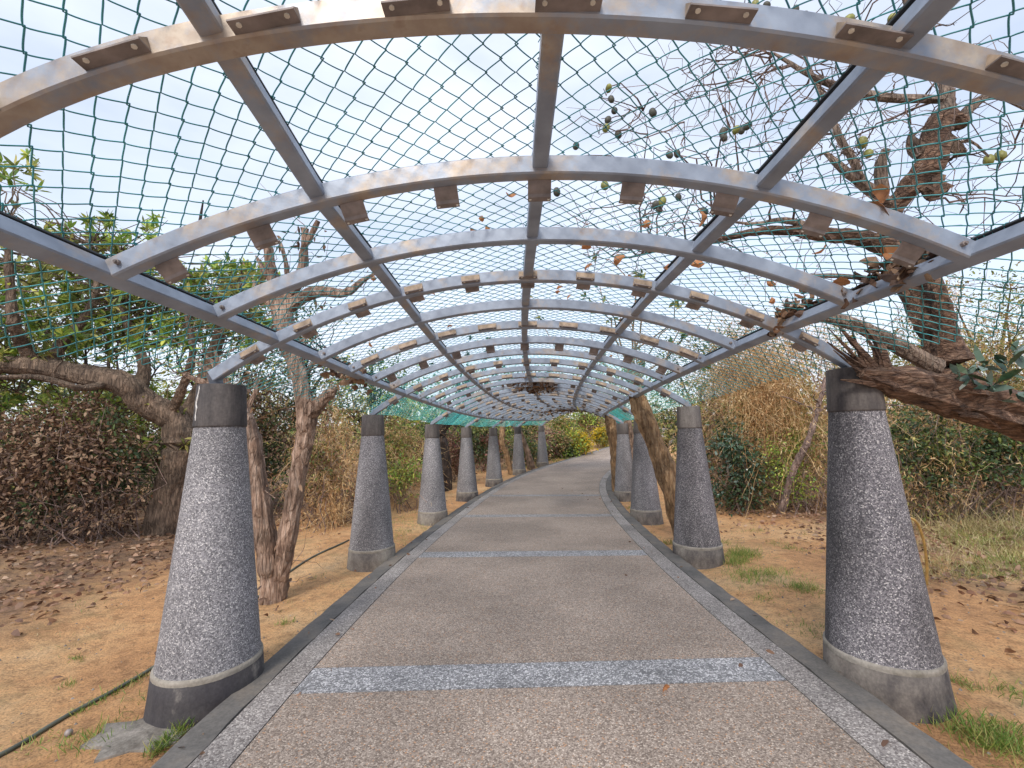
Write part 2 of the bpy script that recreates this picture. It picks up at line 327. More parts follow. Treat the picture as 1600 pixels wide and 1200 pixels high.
def foliage(mb, c, rad, nclump, per, L_, W_, cs=.35, droop=.2, mi=0, shell=.45, zmin=None):
    cc, d_ = blob(c, rad, nclump, shell)
    keep = np.ones(nclump, bool) if zmin is None else cc[:, 2] > zmin
    cc, d_ = cc[keep], d_[keep]
    sz = cs*rng.uniform(.5, 1.3, len(cc))
    off = rng.normal(0, 1, (len(cc), per, 3))*sz[:, None, None]*np.array([.55, .55, .4])
    pos = (cc[:, None, :]+off).reshape(-1, 3)
    dr = (d_[:, None, :]*.5+unit(off)*1.0+rng.normal(0, .45, off.shape)).reshape(-1, 3); dr[:, 2] -= droop
    s_ = rng.uniform(.65, 1.25, len(pos))
    leaves(mb, pos, dr, L_*s_, W_*s_, mi=mi, bend=.12)
    return cc
def rosettes(mb, tips, dirs, per, L_, W_, mi=0):
    tips = np.asarray(tips); dirs = unit(np.asarray(dirs)); m_ = len(tips)
    rd = unit(rng.normal(0, 1, (m_, per, 3))); dr = unit(rd*.95+dirs[:, None, :]*.7); dr[..., 2] -= .15
    pos = tips[:, None, :]+dirs[:, None, :]*rng.uniform(-.12, .03, (m_, per, 1))
    s_ = rng.uniform(.6, 1.2, m_*per); leaves(mb, pos.reshape(-1, 3), dr.reshape(-1, 3), L_*s_, W_*s_, mi=mi, bend=.18)
def twigs(mb, a, b_, r0, r1, n=6, wob=.06, sides=4, mi=0):
    a, b_ = np.atleast_2d(a).astype(float), np.atleast_2d(b_).astype(float); m_ = len(a); u = np.linspace(0, 1, n)[None, :, None]
    L_ = np.linalg.norm(b_-a, axis=1)[:, None, None]
    w_ = np.cumsum(rng.normal(0, wob, (m_, n, 3)), 1)*L_; w_ -= w_[:, :1]; 
    p = a[:, None, :]+(b_-a)[:, None, :]*u+w_
    r = np.linspace(0, 1, n)[None, :]*(np.asarray(r1)-np.asarray(r0))+np.asarray(r0)
    tubes(mb, p, np.broadcast_to(r, (m_, n)), sides, mi); return p
def box(mb, c, ax, ay, az, mi=0):
    c = np.asarray(c, float); v = [c+i*np.asarray(ax)+j*np.asarray(ay)+k*np.asarray(az) for i in (-1, 1) for j in (-1, 1) for k in (-1, 1)]
    mb.add(v, [[0, 1, 3, 2], [4, 6, 7, 5], [0, 4, 5, 1], [2, 3, 7, 6], [0, 2, 6, 4], [1, 5, 7, 3]], mi)

# ------------------------------------------------------------------ ground
gx = np.sinh(np.linspace(-5.6, 5.6, 330))*1.15; gy = np.concatenate([np.linspace(-8, 0, 40)[:-1], np.sinh(np.linspace(0, 5.2, 260))*2.2])
X, Y = np.meshgrid(gx, gy); Z = gz(X, Y)
_, lat = near_path(X.ravel(), Y.ravel()); lat = lat.reshape(X.shape); Z[abs(lat) < 1.86] -= .06
ny, nx = X.shape; i = (np.arange(ny-1)[:, None]*nx+np.arange(nx-1)[None]).ravel()
mb = MB(); mb.add(np.stack([X, Y, Z], -1), np.stack([i, i+1, i+nx+1, i+nx], 1))
g = struct(mb.build('ground', M['soil'], smooth=True))
hm = np.clip((abs(lat+.3*np.sin(Y*.9)+.25*np.sin(Y*2.3+X))-4.6)/1.3, 0, 1)
ca = g.data.color_attributes.new('humus', 'FLOAT_COLOR', 'POINT')
ca.data.foreach_set('color', np.stack([hm, hm, hm, np.ones_like(hm)], -1).astype(np.float32).ravel())

# ------------------------------------------------------------------ path
def ribbon(mb, s0, s1, l0, l1, z, n=None, th=0.03, wav=0):
    n = n or max(2, int((s1-s0)/.05)); s = np.linspace(s0, s1, n)
    a, b_ = P(s, l0, z), P(s, l1, z); c_, d_ = P(s, l0, z-th), P(s, l1, z-th)
    v = np.stack([c_, a, b_, d_], 1); k = np.arange(n-1)[:, None]*4
    f = np.concatenate([k+np.array([[0, 1, 5, 4]]), k+np.array([[1, 2, 6, 5]]), k+np.array([[2, 3, 7, 6]])])
    mb.add(v, f); e = (n-1)*4; mb.f.append((np.array([[0, 3, 2, 1], [e, e+1, e+2, e+3]])+mb.n-len(v)*4//4*1 if False else np.array([[0, 3, 2, 1], [e, e+1, e+2, e+3]])+mb.n-n*4, 0))
PW, SW, KW, G = 1.5087, .205, .2, .004
mb = MB(); ribbon(mb, -4, 14, -PW-SW-.03, PW+SW+.03, -.016); struct(mb.build('path_bed', M['joint']))
mb = MB(); mbb = MB(); mbw = MB()
HB, HN = .205/D, .09/D
for k in range(-2, 9):
    ribbon(mb, k-1+HB+.002, k-HN-.002, -PW+G, PW-G, 0.0)
    if k < 4: ribbon(mbb if k < 2 else mbw, k-HN, k+HB, -PW+G, PW-G, .001, 8)
    else: ribbon(mb, k-HN, k+HB, -PW+G, PW-G, 0, 8)
ribbon(mb, 8+HB, 14, -PW+G, PW-G, 0)
struct(mb.build('path', M['panel'])); struct(mbb.build('path_band', M['band'])); struct(mbw.build('path_band', M['band_worn']))
mb = MB()
for sg in (-1, 1):
    a, b_ = sorted((sg*(PW+G), sg*(PW+SW-G))); 
    for k in range(-4, 14): ribbon(mb, k+.0004, k+.9996, a, b_, .0005)
struct(mb.build('path_border', M['border']))
mb = MB()
for sg in (-1, 1):
    s = np.linspace(-4, 14, 400); q = [(PW+SW+G, -.2), (PW+SW+G, .004), (PW+SW+KW-.03, .002), (PW+SW+KW, -.02), (PW+SW+KW+.015, -.2)]
    v = np.stack([P(s, sg*l+.006*np.sin(s*31+j), z+.003*np.sin(s*47)) for j, (l, z) in enumerate(q)], 1); k = np.arange(399)[:, None]*5
    mb.add(v, np.concatenate([k+np.array([[j, j+1, j+6, j+5]]) for j in range(4)]))
struct(mb.build('kerb', M['kerb']))

# ------------------------------------------------------------------ stone columns
def lathe(prof, c, n=40, jit=0, dirx=None):
    an = np.arange(n)/n*2*np.pi; prof = np.array(prof)
    r = prof[:, 0][:, None]*(1+(jit*np.sin(an*3+1.3)[None]+jit*np.sin(an*7)[None]*.5)*1.0)
    v = np.stack([c[0]+r*np.cos(an), c[1]+r*np.sin(an), np.broadcast_to((c[2]+prof[:, 1])[:, None], r.shape)], -1)
    k = len(prof); i = (np.arange(k-1)[:, None]*n+np.arange(n)[None]); i2 = (np.arange(k-1)[:, None]*n+(np.arange(n)[None]+1) % n)
    return v.reshape(-1, 3), np.stack([i, i2, i2+n, i+n], -1).reshape(-1, 4)
def column(k, sg, label, dark_shaft=False, dark_cap=False, dark_foot=False, crack=False):
    c = P(k+.03, -2.135, 0) if (k, sg) == (0, -1) else P(k, sg*A, 0); c[2] = float(P(k, 0, 0)[2])
    t_ = thing('stone_column', label, 'column', c, 'speckled stone columns carrying the arched roof')
    def rg(z): return .152 + (1.63-z)/(1.63-.13)*.14
    mb = MB(); mb.add(*lathe([(.0, 1.915), (.138, 1.915), (.146, 1.908), (.158, 1.64), (.158, 1.628), (.14, 1.626)], c, jit=.004)); mb.v[-1] = mb.v[-1]
    cap = mb.build('cap', M['cap_dark' if dark_cap else 'cap'], t_, True)
    mb = MB(); zs = np.linspace(1.64, .12, 14); mb.add(*lathe([(rg(z), z) for z in zs], c)); mb.build('shaft', M['shaft_dark' if dark_shaft else 'shaft'], t_, True)
    mb = MB(); mb.add(*lathe([(.27, .145), (.302, .14), (.305, .125), (.303, .105)], c, jit=.006)); mb.build('mortar_lip', M['lip'], t_, True)
    mb = MB(); mb.add(*lathe([(.29, .112), (.304, .108), (.312, 0), (.322, -.1), (.34, -.22)], c, jit=.012)); mb.build('base', M['foot_dark' if dark_foot else 'foot'], t_, True)
    if crack:
        mb = MB(); a0 = -2.02; zz = np.linspace(1.9, 1.67, 12); aa = a0+np.cumsum(rng.normal(0, .05, 12)); rr = .149+(1.9-zz)*.04
        v = np.stack([c[0]+rr*np.cos(aa), c[1]+rr*np.sin(aa), c[2]+zz], 1); tubes(mb, v, rng.uniform(.002, .0055, 12)[None], 5); mb.build('crack', M['crack'], cap)
    return t_
LAB_L = ['nearest speckled stone column left of the path, white crack down its dark cap', 'second speckled stone column along the left kerb, plain brown grey cap',
 'third speckled stone column along the left kerb, before the dark leaning trunk', 'fourth stone column along the left kerb, in front of reddish brush',
 'fifth stone column along the left kerb, beside a thin tan trunk', 'sixth stone column on the left, backed by a cluster of leaning stems', 'last and farthest stone column on the left, at the far end of the roof']
LAB_R = ['nearest stone column right of the path, dark streaked, touched by the broken branch', 'second stone column on the right kerb, black stain on its cap',
 'third stone column on the right, partly behind the leaning tan trunk', 'fourth stone column on the right, where the kerb bends away', 'fifth stone column on the right, mostly hidden behind the fourth', 'sixth stone column on the right, hidden behind nearer columns', 'last stone column on the right, at the far end of the roof']
for k in range(7):
    column(k, -1, LAB_L[k], False, k in (0, 5), k == 0, k == 0)
    column(k, 1, LAB_R[k], k < 2, False, False)

# ------------------------------------------------------------------ arched steel roof
pg = thing('arched_pergola', 'long arched grey steel pergola roofed with teal chain link mesh over the path', 'pergola', P(0, 0, 0))
TW, TH = .031, .039        # half width along the path, half depth
def sweep_rect(mb, ps, tang_s, up, hw, hd, bev=.006, mi=0):
    n = len(ps); c_ = [(-hw, -hd+bev), (-hw, hd-bev), (-hw+bev, hd), (hw-bev, hd), (hw, hd-bev), (hw, -hd+bev), (hw-bev, -hd), (-hw+bev, -hd)]
    v = np.stack([ps+tang_s*a+up*b_ for a, b_ in c_], 1); k = np.arange(n-1)[:, None]*8
    base = mb.n; mb.add(v, np.concatenate([k+np.array([[j, j+8, (j+1) % 8+8, (j+1) % 8]]) for j in range(8)]), mi)
    mb.f.append((np.array([np.arange(8)])+base, mi)); mb.f.append((np.array([np.arange(8)[::-1]])+base+(n-1)*8, mi))
THL = math.asin((A+.0)/RA)
def rib(j):
    s = (j-4)/5; colrib = j % 5 == 4; off = (j-4) % 5
    te = THL if colrib else THE - (TW)/RA
    tl = math.asin(2.135/RA) if j == 4 else te
    th = np.linspace(-tl, te, 61 if j < 14 else 37); ps = roof(s, th)
    h = float(np.interp(s, _s, _h)); ts = np.array([math.sin(h), math.cos(h), 0]); side = np.array([math.cos(h), -math.sin(h), 0])
    up = np.sin(th)[:, None]*side+np.cos(th)[:, None]*np.array([0, 0, 1.])
    mb = MB(); sweep_rect(mb, ps, np.broadcast_to(ts, ps.shape), up, TW, TH)
    o = mb.build('arch_rib', M['steel_tan' if j in (1, 2) else 'steel'], pg)
    if colrib:
        for sg in (-1, 1):
            mb = MB(); lt = -2.135 if (j, sg) == (4, -1) else sg*A; e = roof(s, math.asin(lt/RA)); b0 = P(s+(.02 if lt == -2.135 else 0), lt, H-.03); top = e+np.array([0, 0, .012])
            pz = np.stack([b0, top]); sweep_rect(mb, pz, np.broadcast_to(ts, (2, 3)), np.broadcast_to(side, (2, 3)), TW-.003, TW+.004); mb.build('post_stub', M['steel'], o)
    else:
        for sg in (-1, 1):
            mb = MB(); q = roof(s, sg*(te-.012)); q = q-ts*(TW); limb(mb, [q, q-ts*.012, q-ts*.013, q-ts*.02], [.011, .011, .006, .006], 8, 4, 0)
            mb.build('bolt', M['bracket'], o)
    kind = {0: 'both', 2: 'front', 3: 'hang'}.get(off)
    if not kind: return
    mx_ = 5 if colrib else 4
    for i in range(-mx_, mx_+1):
        a = i*.385/RA*1.02 + (.03/RA if off == 2 else 0)
        if abs(a) > te-.02: continue
        c_ = roof(s, a); u = math.sin(a)*side+math.cos(a)*np.array([0, 0, 1.]); tn = math.cos(a)*side-math.sin(a)*np.array([0, 0, 1.])
        if kind in ('front', 'both'):
            hw = .085 if off == 2 else .06; mb = MB()
            pc = c_-u*(TH-.016 if j > 1 else TH-.012)-ts*(TW+.0195)
            box(mb, pc, tn*hw, ts*.02, u*.0025)
            ge = tn*hw*(1 if a < .02 else -1)
            gv = [pc+ge-ts*.02+u*.003, pc+ge+ts*.02+u*.003, pc+ge+ts*.02+u*.042]; gv += [x_-ge*.05 for x_ in gv]
            mb.add(gv, [[0, 1, 2], [5, 4, 3]], 1); mb.add(gv, [[0, 3, 4, 1], [1, 4, 5, 2], [2, 5, 3, 0]], 1)
            if j > 1: box(mb, c_-ts*(TW+.002)-u*.0, tn*hw*1.05, ts*.003, u*.024, 1)
            for q in (-.72, .72):
                bp = pc+tn*hw*q-ts*.006; limb(mb, [bp-u*.006, bp-u*.0015], [.007, .007], 7, 2, 0, mi=2)
            mb.build('bracket', [M['bracket'] if j == 1 else M['bracket'], M['bracket_rust'], M['bolt']], o)
        if kind in ('hang', 'both'):
            mb = MB(); hw = .048 if j < 8 else .044; pr = [(.0, -TH-.001), (.004, -TH-.016), (.016, -TH-.034), (.028, -TH-.046), (.03, -TH-.06), (.05, -TH-.066)]
            sc_ = .3 if kind == 'both' else (1 if j < 8 else .75)
            for (a0, z0), (a1, z1) in zip(pr[:-1], pr[1:]):
                q = [(a0, z0), (a1, z1)]; z_ = lambda z: -TH-.001+(z+TH+.001)*sc_
                v = [c_+ts*(TW-.008+aa)+u*z_(zz)+tn*e*hw for aa, zz in q for e in (-1, 1)]; v += [x_-ts*.004+u*.0 for x_ in v]
                mb.add(v, [[0, 1, 3, 2], [4, 6, 7, 5], [0, 2, 6, 4], [1, 5, 7, 3], [0, 4, 5, 1], [2, 3, 7, 6]])
            for e in (-.8, .8):
                bp = c_+ts*(TW+.036)+u*(-TH-.062*sc_)+tn*e*hw; limb(mb, [bp-ts*.004, bp-ts*.009], [.006, .006], 6, 2, 0, mi=1)
            mb.build('hanging_plate', [M['bracket'], M['bolt']], o)
NR = 35
for j in range(0, NR): rib(j)
sE = (NR-1-4)/5
sr_ = np.linspace(-.85, sE, 240)
for a in (-THE, -THP, 0, THP, THE):
    h = np.interp(sr_, _s, _h); side = np.stack([np.cos(h), -np.sin(h), 0*h], 1); 
    up = math.sin(a)*side+math.cos(a)*np.array([0, 0, 1.]); tn = math.cos(a)*side-math.sin(a)*np.array([0, 0, 1.])
    mb = MB(); ps = roof(sr_, a, .006); edge = abs(a) > .4
    sweep_rect(mb, ps, tn, up, .034 if edge else .031, .036 if edge else .029)
    mb.build('purlin', M['steel'], pg)
    mb = MB(); sweep_rect(mb, roof(sr_, a, TH+.028), tn, up, .024, .006, .002); mb.build('clamp_bar', M['clamp'], pg)
# chain link mesh
HALF = .0485; DU = HALF/RA; DV = HALF/D
def wire_points(i, j0, j1, sub):
    n = (j1-j0)*sub+1; v = j0+np.arange(n)/sub; ph = (v+i) % 2
    tri = np.where(ph < 1, ph, 2-ph); tri = .5-.5*np.cos(np.pi*tri)*.12-(.5-tri)*.88
    tri = .5+(tri-.5)*1.07
    return v, i+tri, .0028*np.sign(ph-1)*np.sqrt(abs(np.sin(np.pi*ph)))
def link_panel(i0, i1, j0, j1, sub, sides, ragged=None):
    mb = MB(); paths = []
    for i in range(i0, i1):
        v, u, r = wire_points(i, j0, j1, sub)
        th = u*DU; s = v*DV; sag = -.006-.008*np.sin(np.pi*np.clip(((s*5) % 1), 0, 1))*np.sin(th*17+s*3)**2
        if ragged: 
            x_ = np.clip(abs(th)-THE, 0, 1); sag = sag-x_*.25-x_*.28*np.sin(s*9+1.7*np.sin(s*4))*.6
        dx = .004*np.sin(v*1.7+i*2.1)
        paths.append(roof(s, th+dx/RA, TH+.04+r+sag))
    tubes(mb, np.array(paths), .0025 if j0*DV < 1.5 else .0036, sides); 
    if j0*DV < 1.5 and not ragged:
        for i in (i0, i1):
            for j in range(j0, j1):
                if rng.random() < .45:
                    q = np.linspace(0, 2*np.pi*rng.uniform(.9, 2.1), 11); off = rng.uniform(-.5, .5)
                    lp_ = roof((j+off)*DV+(q*.0035+.004*np.sin(q*1.5))/D, i*DU+(.029+rng.uniform(0, .006))*np.cos(q)/RA, TH+.031+.016*np.sin(q)); tubes(mb, lp_, .0019, 4)
    mb.build('chain_link_mesh', M['wire' if j0*DV < .8 else 'wire_far_lit'], pg, True)
iP, iE, iX = int(round(THP/DU)), int(round(THE/DU)), int(round((THE+.135)/DU))
jb = [int(round(q/DV)) for q in (-.8, -.3, .2, .9, 2, 3, 4, 5, sE)]
for a, b_ in zip(jb[:-1], jb[1:]):
    near = a*DV < .9; sub, sd_ = (6, 4) if near else (4, 3)
    if a*DV > 2.5: sub = 2
    for p_, q_ in ((-iE, -iP), (-iP, 0), (0, iP), (iP, iE)): link_panel(p_, q_, a, b_, sub, sd_)
    link_panel(-iX, -iE, a, b_, sub, sd_, True); link_panel(iE, iX, a, b_, sub, sd_, True)
# ------------------------------------------------------------------ plants: helpers
def px(*pts): return np.array([at(*q) for q in pts])
def pxcloud(boxes):
    o = []
    for x0, y0, x1, y1, d0, d1, n in boxes:
        q = rng.uniform(0, 1, (n, 3)); o += [at(x0+(x1-x0)*a, y0+(y1-y0)*b_, d0+(d1-d0)*c_) for a, b_, c_ in q]
    return np.array(o)
def attach(mb, skel, tips, r0, r1, n=6, wob=.05, sides=4, minz=-9):
    skel = np.asarray(skel); src = []
    for t_ in tips:
        d_ = np.linalg.norm(skel-t_, axis=1)+np.maximum(0, skel[:, 2]-t_[2])*.8; src.append(skel[np.argmin(d_*rng.uniform(.85, 1.3, len(d_)))])
    return twigs(mb, np.array(src), np.asarray(tips), r0, r1, n, wob, sides)
def ground_at(x, y): return float(gz(np.array([x]), np.array([y]))[0])
LEAFK = {}
def plant(name, label, cat, x0, x1, yt, yb, d, dr, mats, nclump=90, per=40, L_=.08, W_=.035, cs=.3, vines=0, vmat='straw', sticks=26, smat='twig', group=None, droop=.2, lean=0, vlen=.9, stickr=.012, shell=.35):
    c = at((x0+x1)/2, (yt+yb)/2, d); rx = (x1-x0)/2/F*d; rz = (yb-yt)/2/F*d
    zb = ground_at(c[0], c[1]); top = c[2]+rz; c[2] = (zb+top)/2; rz = (top-zb)/2
    t_ = thing(name, label, cat, (c[0], c[1], zb), group)
    mats = mats if isinstance(mats, list) else [mats]
    mb = MB(); allc = []
    for i, mt in enumerate(mats):
        n_ = max(3, int(nclump/len(mats)))
        # each species of leaf keeps to its own lumps of the crown
        ctr, _ = blob(c, (rx*.75, dr*.75, rz*.8), max(3, n_//7), .1)
        sub = ctr[rng.integers(0, len(ctr), n_)]+rng.normal(0, .24, (n_, 3))*np.array([rx, dr, rz])
        ex = (sub-c)/np.array([rx, dr, rz]); q = np.linalg.norm(ex, axis=1); sub = c+ex/np.maximum(1, q)[:, None]*np.array([rx, dr, rz])
        sub[:, 2] = np.maximum(sub[:, 2], zb+.05); allc.append(sub)
        sz = cs*rng.uniform(.45, 1.3, n_); off = rng.normal(0, 1, (n_, per, 3))*sz[:, None, None]*np.array([.55, .55, .42])
        pos = (sub[:, None]+off).reshape(-1, 3); dd = (unit(off)+rng.normal(0, .5, off.shape)).reshape(-1, 3); dd[:, 2] -= droop
        pos[:, 2] = np.maximum(pos[:, 2], zb+.02); s_ = rng.uniform(.55, 1.3, len(pos))
        leaves(mb, pos, dd, L_*s_, W_*s_, mi=i, bend=.12)
    mb.build('foliage', [M[k] for k in mats], t_)
    allc = np.concatenate(allc)
    mb = MB(); a = np.stack([c[0]+rng.normal(0, rx*.45, sticks), c[1]+rng.normal(0, dr*.45, sticks), np.full(sticks, zb-.05)], 1)
    b_ = allc[rng.integers(0, len(allc), sticks)]+rng.normal(0, .1, (sticks, 3))
    p_ = twigs(mb, a, b_, stickr*rng.uniform(.35, 1, (sticks, 1)), stickr*.2, 7, .075, 5)
    src = p_[:, 3:].reshape(-1, 3); k = sticks*3
    ss = src[rng.integers(0, len(src), k)]; e = ss+rng.normal(0, .5, (k, 3))*np.array([rx, dr, rz])*.7; twigs(mb, ss, e, stickr*.4, stickr*.12, 6, .06, 3)
    mb.build('branches', M[smat], t_)
    if vines:
        mb = MB(); lump, _ = blob(c, (rx*.8, dr*.8, rz*.8), 9, .3); lw = rng.dirichlet(np.ones(9)*1.5)
        st = lump[rng.choice(9, vines, p=lw)]+rng.normal(0, .3, (vines, 3))*np.array([rx, dr, rz]); st[:, 2] = np.maximum(st[:, 2], zb+.3)
        n = 8; ln = vlen*rng.uniform(.25, 1.0, vines); dx = rng.normal(0, .75, (vines, 1, 3)); u = np.linspace(0, 1, n)[None, :, None]
        pth = st[:, None]+dx*u*ln[:, None, None]+np.cumsum(rng.normal(0, .045, (vines, n, 3)), 1)
        pth[..., 2] += (.3*np.sin(u[..., 0]*2.4)-u[..., 0]**1.6*.75)*ln[:, None]; pth[..., 2] = np.maximum(pth[..., 2], zb+.03)
        tubes(mb, pth, rng.uniform(.0013, .0032, (vines, 1))*np.ones((1, n))*max(1, d/9), 3); mb.build('dry_vines', M[vmat], t_)
        mb = MB(); nb = vines*22; i = rng.integers(0, vines, nb); pos = pth[i, rng.integers(0, n, nb)]+rng.normal(0, .07, (nb, 3))
        leaves(mb, pos, rng.normal(0, .7, (nb, 3))-[0, 0, .55], rng.uniform(.04, .12, nb), rng.uniform(.006, .014, nb), bend=.3); mb.build('dry_leaves', M[vmat], t_)
    return t_
def tree(name, label, x, ytop, d, spread, lm, bm='bark_dark', nclump=70, per=45, L_=.13, W_=.055, cs=.5, rt=.13, group=None, crown0=.4, sh=.45):
    b0 = at(x, 700, d); zb = ground_at(b0[0], b0[1]); top = at(x, ytop, d)[2]; h = top-zb
    t_ = thing(name, label, 'tree', (b0[0], b0[1], zb), group)
    base = np.array([b0[0], b0[1], zb-.1]); mb = MB(); hub = base+np.array([rng.normal(0, .25), rng.normal(0, .25), h*crown0])
    sk = [limb(mb, [base, base+(hub-base)*.5+rng.normal(0, .12, 3), hub], [rt*1.25, rt*.95, rt*.8], 9, 14, .1)]
    cc = hub+np.array([0, 0, (top-hub[2])*.42]); rad = np.array([spread, spread, (top-hub[2])*.62])
    for k in range(7):
        e, _ = blob(cc, rad*.75, 1, .7); sk.append(limb(mb, [hub-np.array([0, 0, h*.1*rng.uniform(0, 1)]), (hub+e[0])/2+rng.normal(0, .15, 3), e[0]], [rt*.55, rt*.35, rt*.12], 6, 10, .1))
    sk = np.concatenate(sk); mf = MB(); lm = lm if isinstance(lm, list) else [lm]; tips = []
    for i, q in enumerate(lm): tips.append(foliage(mf, cc, rad, nclump//len(lm), per, L_, W_, cs, .2, i, sh))
    attach(mb, sk, np.concatenate(tips), .02*rt/.13, .006, 6, .05, 3); mb.build('trunk', M[bm], t_); mf.build('crown', [M[q] for q in lm], t_)
    return t_

# ------------------------------------------------------------------ big broadleaf tree behind the first left column
b0 = gpt(262, 832); dT = float(np.dot(b0-EYEP, FW))
t_ = thing('broadleaf_tree', 'big spreading green tree on the left, thick low limb reaching left behind the nearest column', 'tree', b0)
mb = MB(); sk = []
def L(pts, rad, **k): sk.append(limb(mb, px(*pts), rad, **k))
L([(255, 845, dT), (268, 770, dT), (282, 700, dT), (272, 655, dT), (228, 630, dT-.2), (190, 598, dT-.4), (120, 584, dT-.6), (60, 572, dT-.8), (-30, 566, dT-1), (-140, 540, dT-1)], [.36, .27, .27, .25, .23, .2, .17, .15, .12, .08], sides=14, rough=.06)
L([(280, 690, dT), (300, 640, dT+.3), (325, 580, dT+.5), (350, 500, dT+.6), (370, 450, dT+.6)], [.2, .16, .12, .08, .04])
L([(215, 625, dT-.2), (226, 570, dT), (205, 520, dT+.3), (180, 450, dT+.4), (190, 390, dT+.3)], [.12, .1, .08, .05, .03])
L([(74, 574, dT-.7), (40, 545, dT-.9), (22, 500, dT-1.2), (15, 420, dT-1.3), (12, 350, dT-1.4)], [.1, .09, .07, .05, .03])
L([(74, 574, dT-.7), (100, 530, dT-.6), (126, 505, dT-.5), (150, 450, dT-.4), (140, 380, dT-.2)], [.1, .08, .07, .05, .03])
L([(176, 596, dT-.4), (130, 606, dT-.9), (60, 590, dT-1.2), (-20, 590, dT-1.6)], [.08, .06, .05, .03])
L([(265, 655, dT), (300, 560, dT-.6), (290, 480, dT-.8)], [.09, .06, .03])
sk = np.concatenate(sk)
tips = pxcloud([(-120, 400, 120, 560, 7, 10, 190), (-100, 240, 55, 330, 7, 8.5, 22), (100, 410, 420, 540, 7.6, 10.5, 260), (60, 340, 250, 420, 8, 9.5, 40), (130, 330, 240, 400, 8, 9, 16), (250, 415, 430, 470, 8.5, 10, 60), (90, 600, 330, 700, 8, 9.2, 46), (-80, 540, 200, 640, 8.4, 11, 90), (240, 760, 275, 815, 8.5, 9, 7)])
attach(mb, sk, tips, .016, .005, 7, .05, 4); mb.build('trunk', M['bark'], t_)
mb = MB(); dd = rng.normal(0, .5, tips.shape)+np.array([0, -.2, .6])
h_ = rng.random(len(tips)) < .55
rosettes(mb, tips[h_], dd[h_], 18, .19, .052, 0); rosettes(mb, tips[~h_], dd[~h_], 18, .18, .05, 1)
foliage(mb, at(30, 480, 9.4), (1.9, 1.2, .8), 40, 40, .16, .055, .5, mi=1); foliage(mb, at(300, 480, 10), (1.7, 1.2, .5), 36, 40, .16, .055, .5, mi=1)
mb.build('crown', [M['leaf'], M['leaf_olive']], t_)

# ------------------------------------------------------------------ forked, lopped trunk between the first two left columns
b0 = gpt(428, 938); d4 = float(np.dot(b0-EYEP, FW))
t_ = thing('lopped_tree', 'bare forked tree with pale peeling bark and splintered stems beside the nearest left column', 'tree', b0)
mb = MB()
def L(pts, rad, **k): sk2.append(limb(mb, px(*[(a, b_, d4+c_) for a, b_, c_ in pts]), rad, **k))
sk2 = []
L([(428, 952, 0), (424, 900, 0), (416, 840, 0), (406, 770, .03), (397, 710, .05), (388, 665, .05), (368, 620, .1), (340, 588, .15)], [.16, .12, .1, .095, .09, .085, .07, .05], sides=14, rough=.09)
L([(432, 930, .02), (446, 860, 0), (458, 790, 0), (470, 720, 0), (480, 660, 0), (470, 600, 0), (456, 545, .05), (440, 485, .1), (432, 440, .1)], [.12, .1, .09, .088, .1, .088, .09, .11, .055], sides=14, rough=.1)
L([(478, 655, 0), (497, 632, -.05), (518, 612, -.1), (524, 606, -.1)], [.07, .065, .05, .02], rough=.2)
L([(436, 470, .1), (424, 420, .1), (418, 378, .12)], [.06, .05, .045], rough=.15)
L([(445, 460, .1), (448, 420, .2), (440, 385, .25), (436, 376, .25)], [.035, .03, .02, .012])
L([(446, 470, .1), (470, 430, .05), (475, 390, .05), (476, 357, .05)], [.06, .05, .045, .04], rough=.14)
L([(476, 385, .05), (486, 368, .05), (497, 345, .05)], [.035, .03, .022])
L([(450, 480, .1), (490, 458, .1), (540, 458, .15), (565, 440, .2), (590, 425, .2)], [.08, .07, .045, .03, .015], rough=.15)
L([(452, 500, .1), (416, 470, .15), (396, 440, .3)], [.05, .035, .02], rough=.15)
for a, b_, c_, d_ in ((360, 612, 300, 560), (358, 606, 318, 552), (362, 615, 285, 585), (350, 600, 336, 548), (385, 640, 402, 590), (470, 600, 490, 560), (462, 560, 478, 520), (430, 450, 400, 400)):
    L([(a, b_, .1), ((a+c_)/2+rng.normal(0, 4), (b_+d_)/2, .12), (c_, d_, .15)], [.035, .028, .012], rough=.25, sides=7)
s_ = np.concatenate(sk2); i = rng.integers(0, len(s_), 46); twigs(mb, s_[i], s_[i]+rng.normal(0, .28, (46, 3))+np.array([0, 0, .12]), .007, .002, 6, .08, 3)
mb.build('trunk', M['bark_pale'], t_)
mb = MB(); i = rng.integers(0, len(s_), 260); leaves(mb, s_[i]+rng.normal(0, .09, (260, 3)), rng.normal(0, 1, (260, 3))-[0, 0, .6], rng.uniform(.05, .13, 260), rng.uniform(.012, .04, 260), bend=.2)
mb.build('bark_shreds_leaves', M['leaf_dry'], t_)  # peeling bark shreds and dried leaves in one mesh

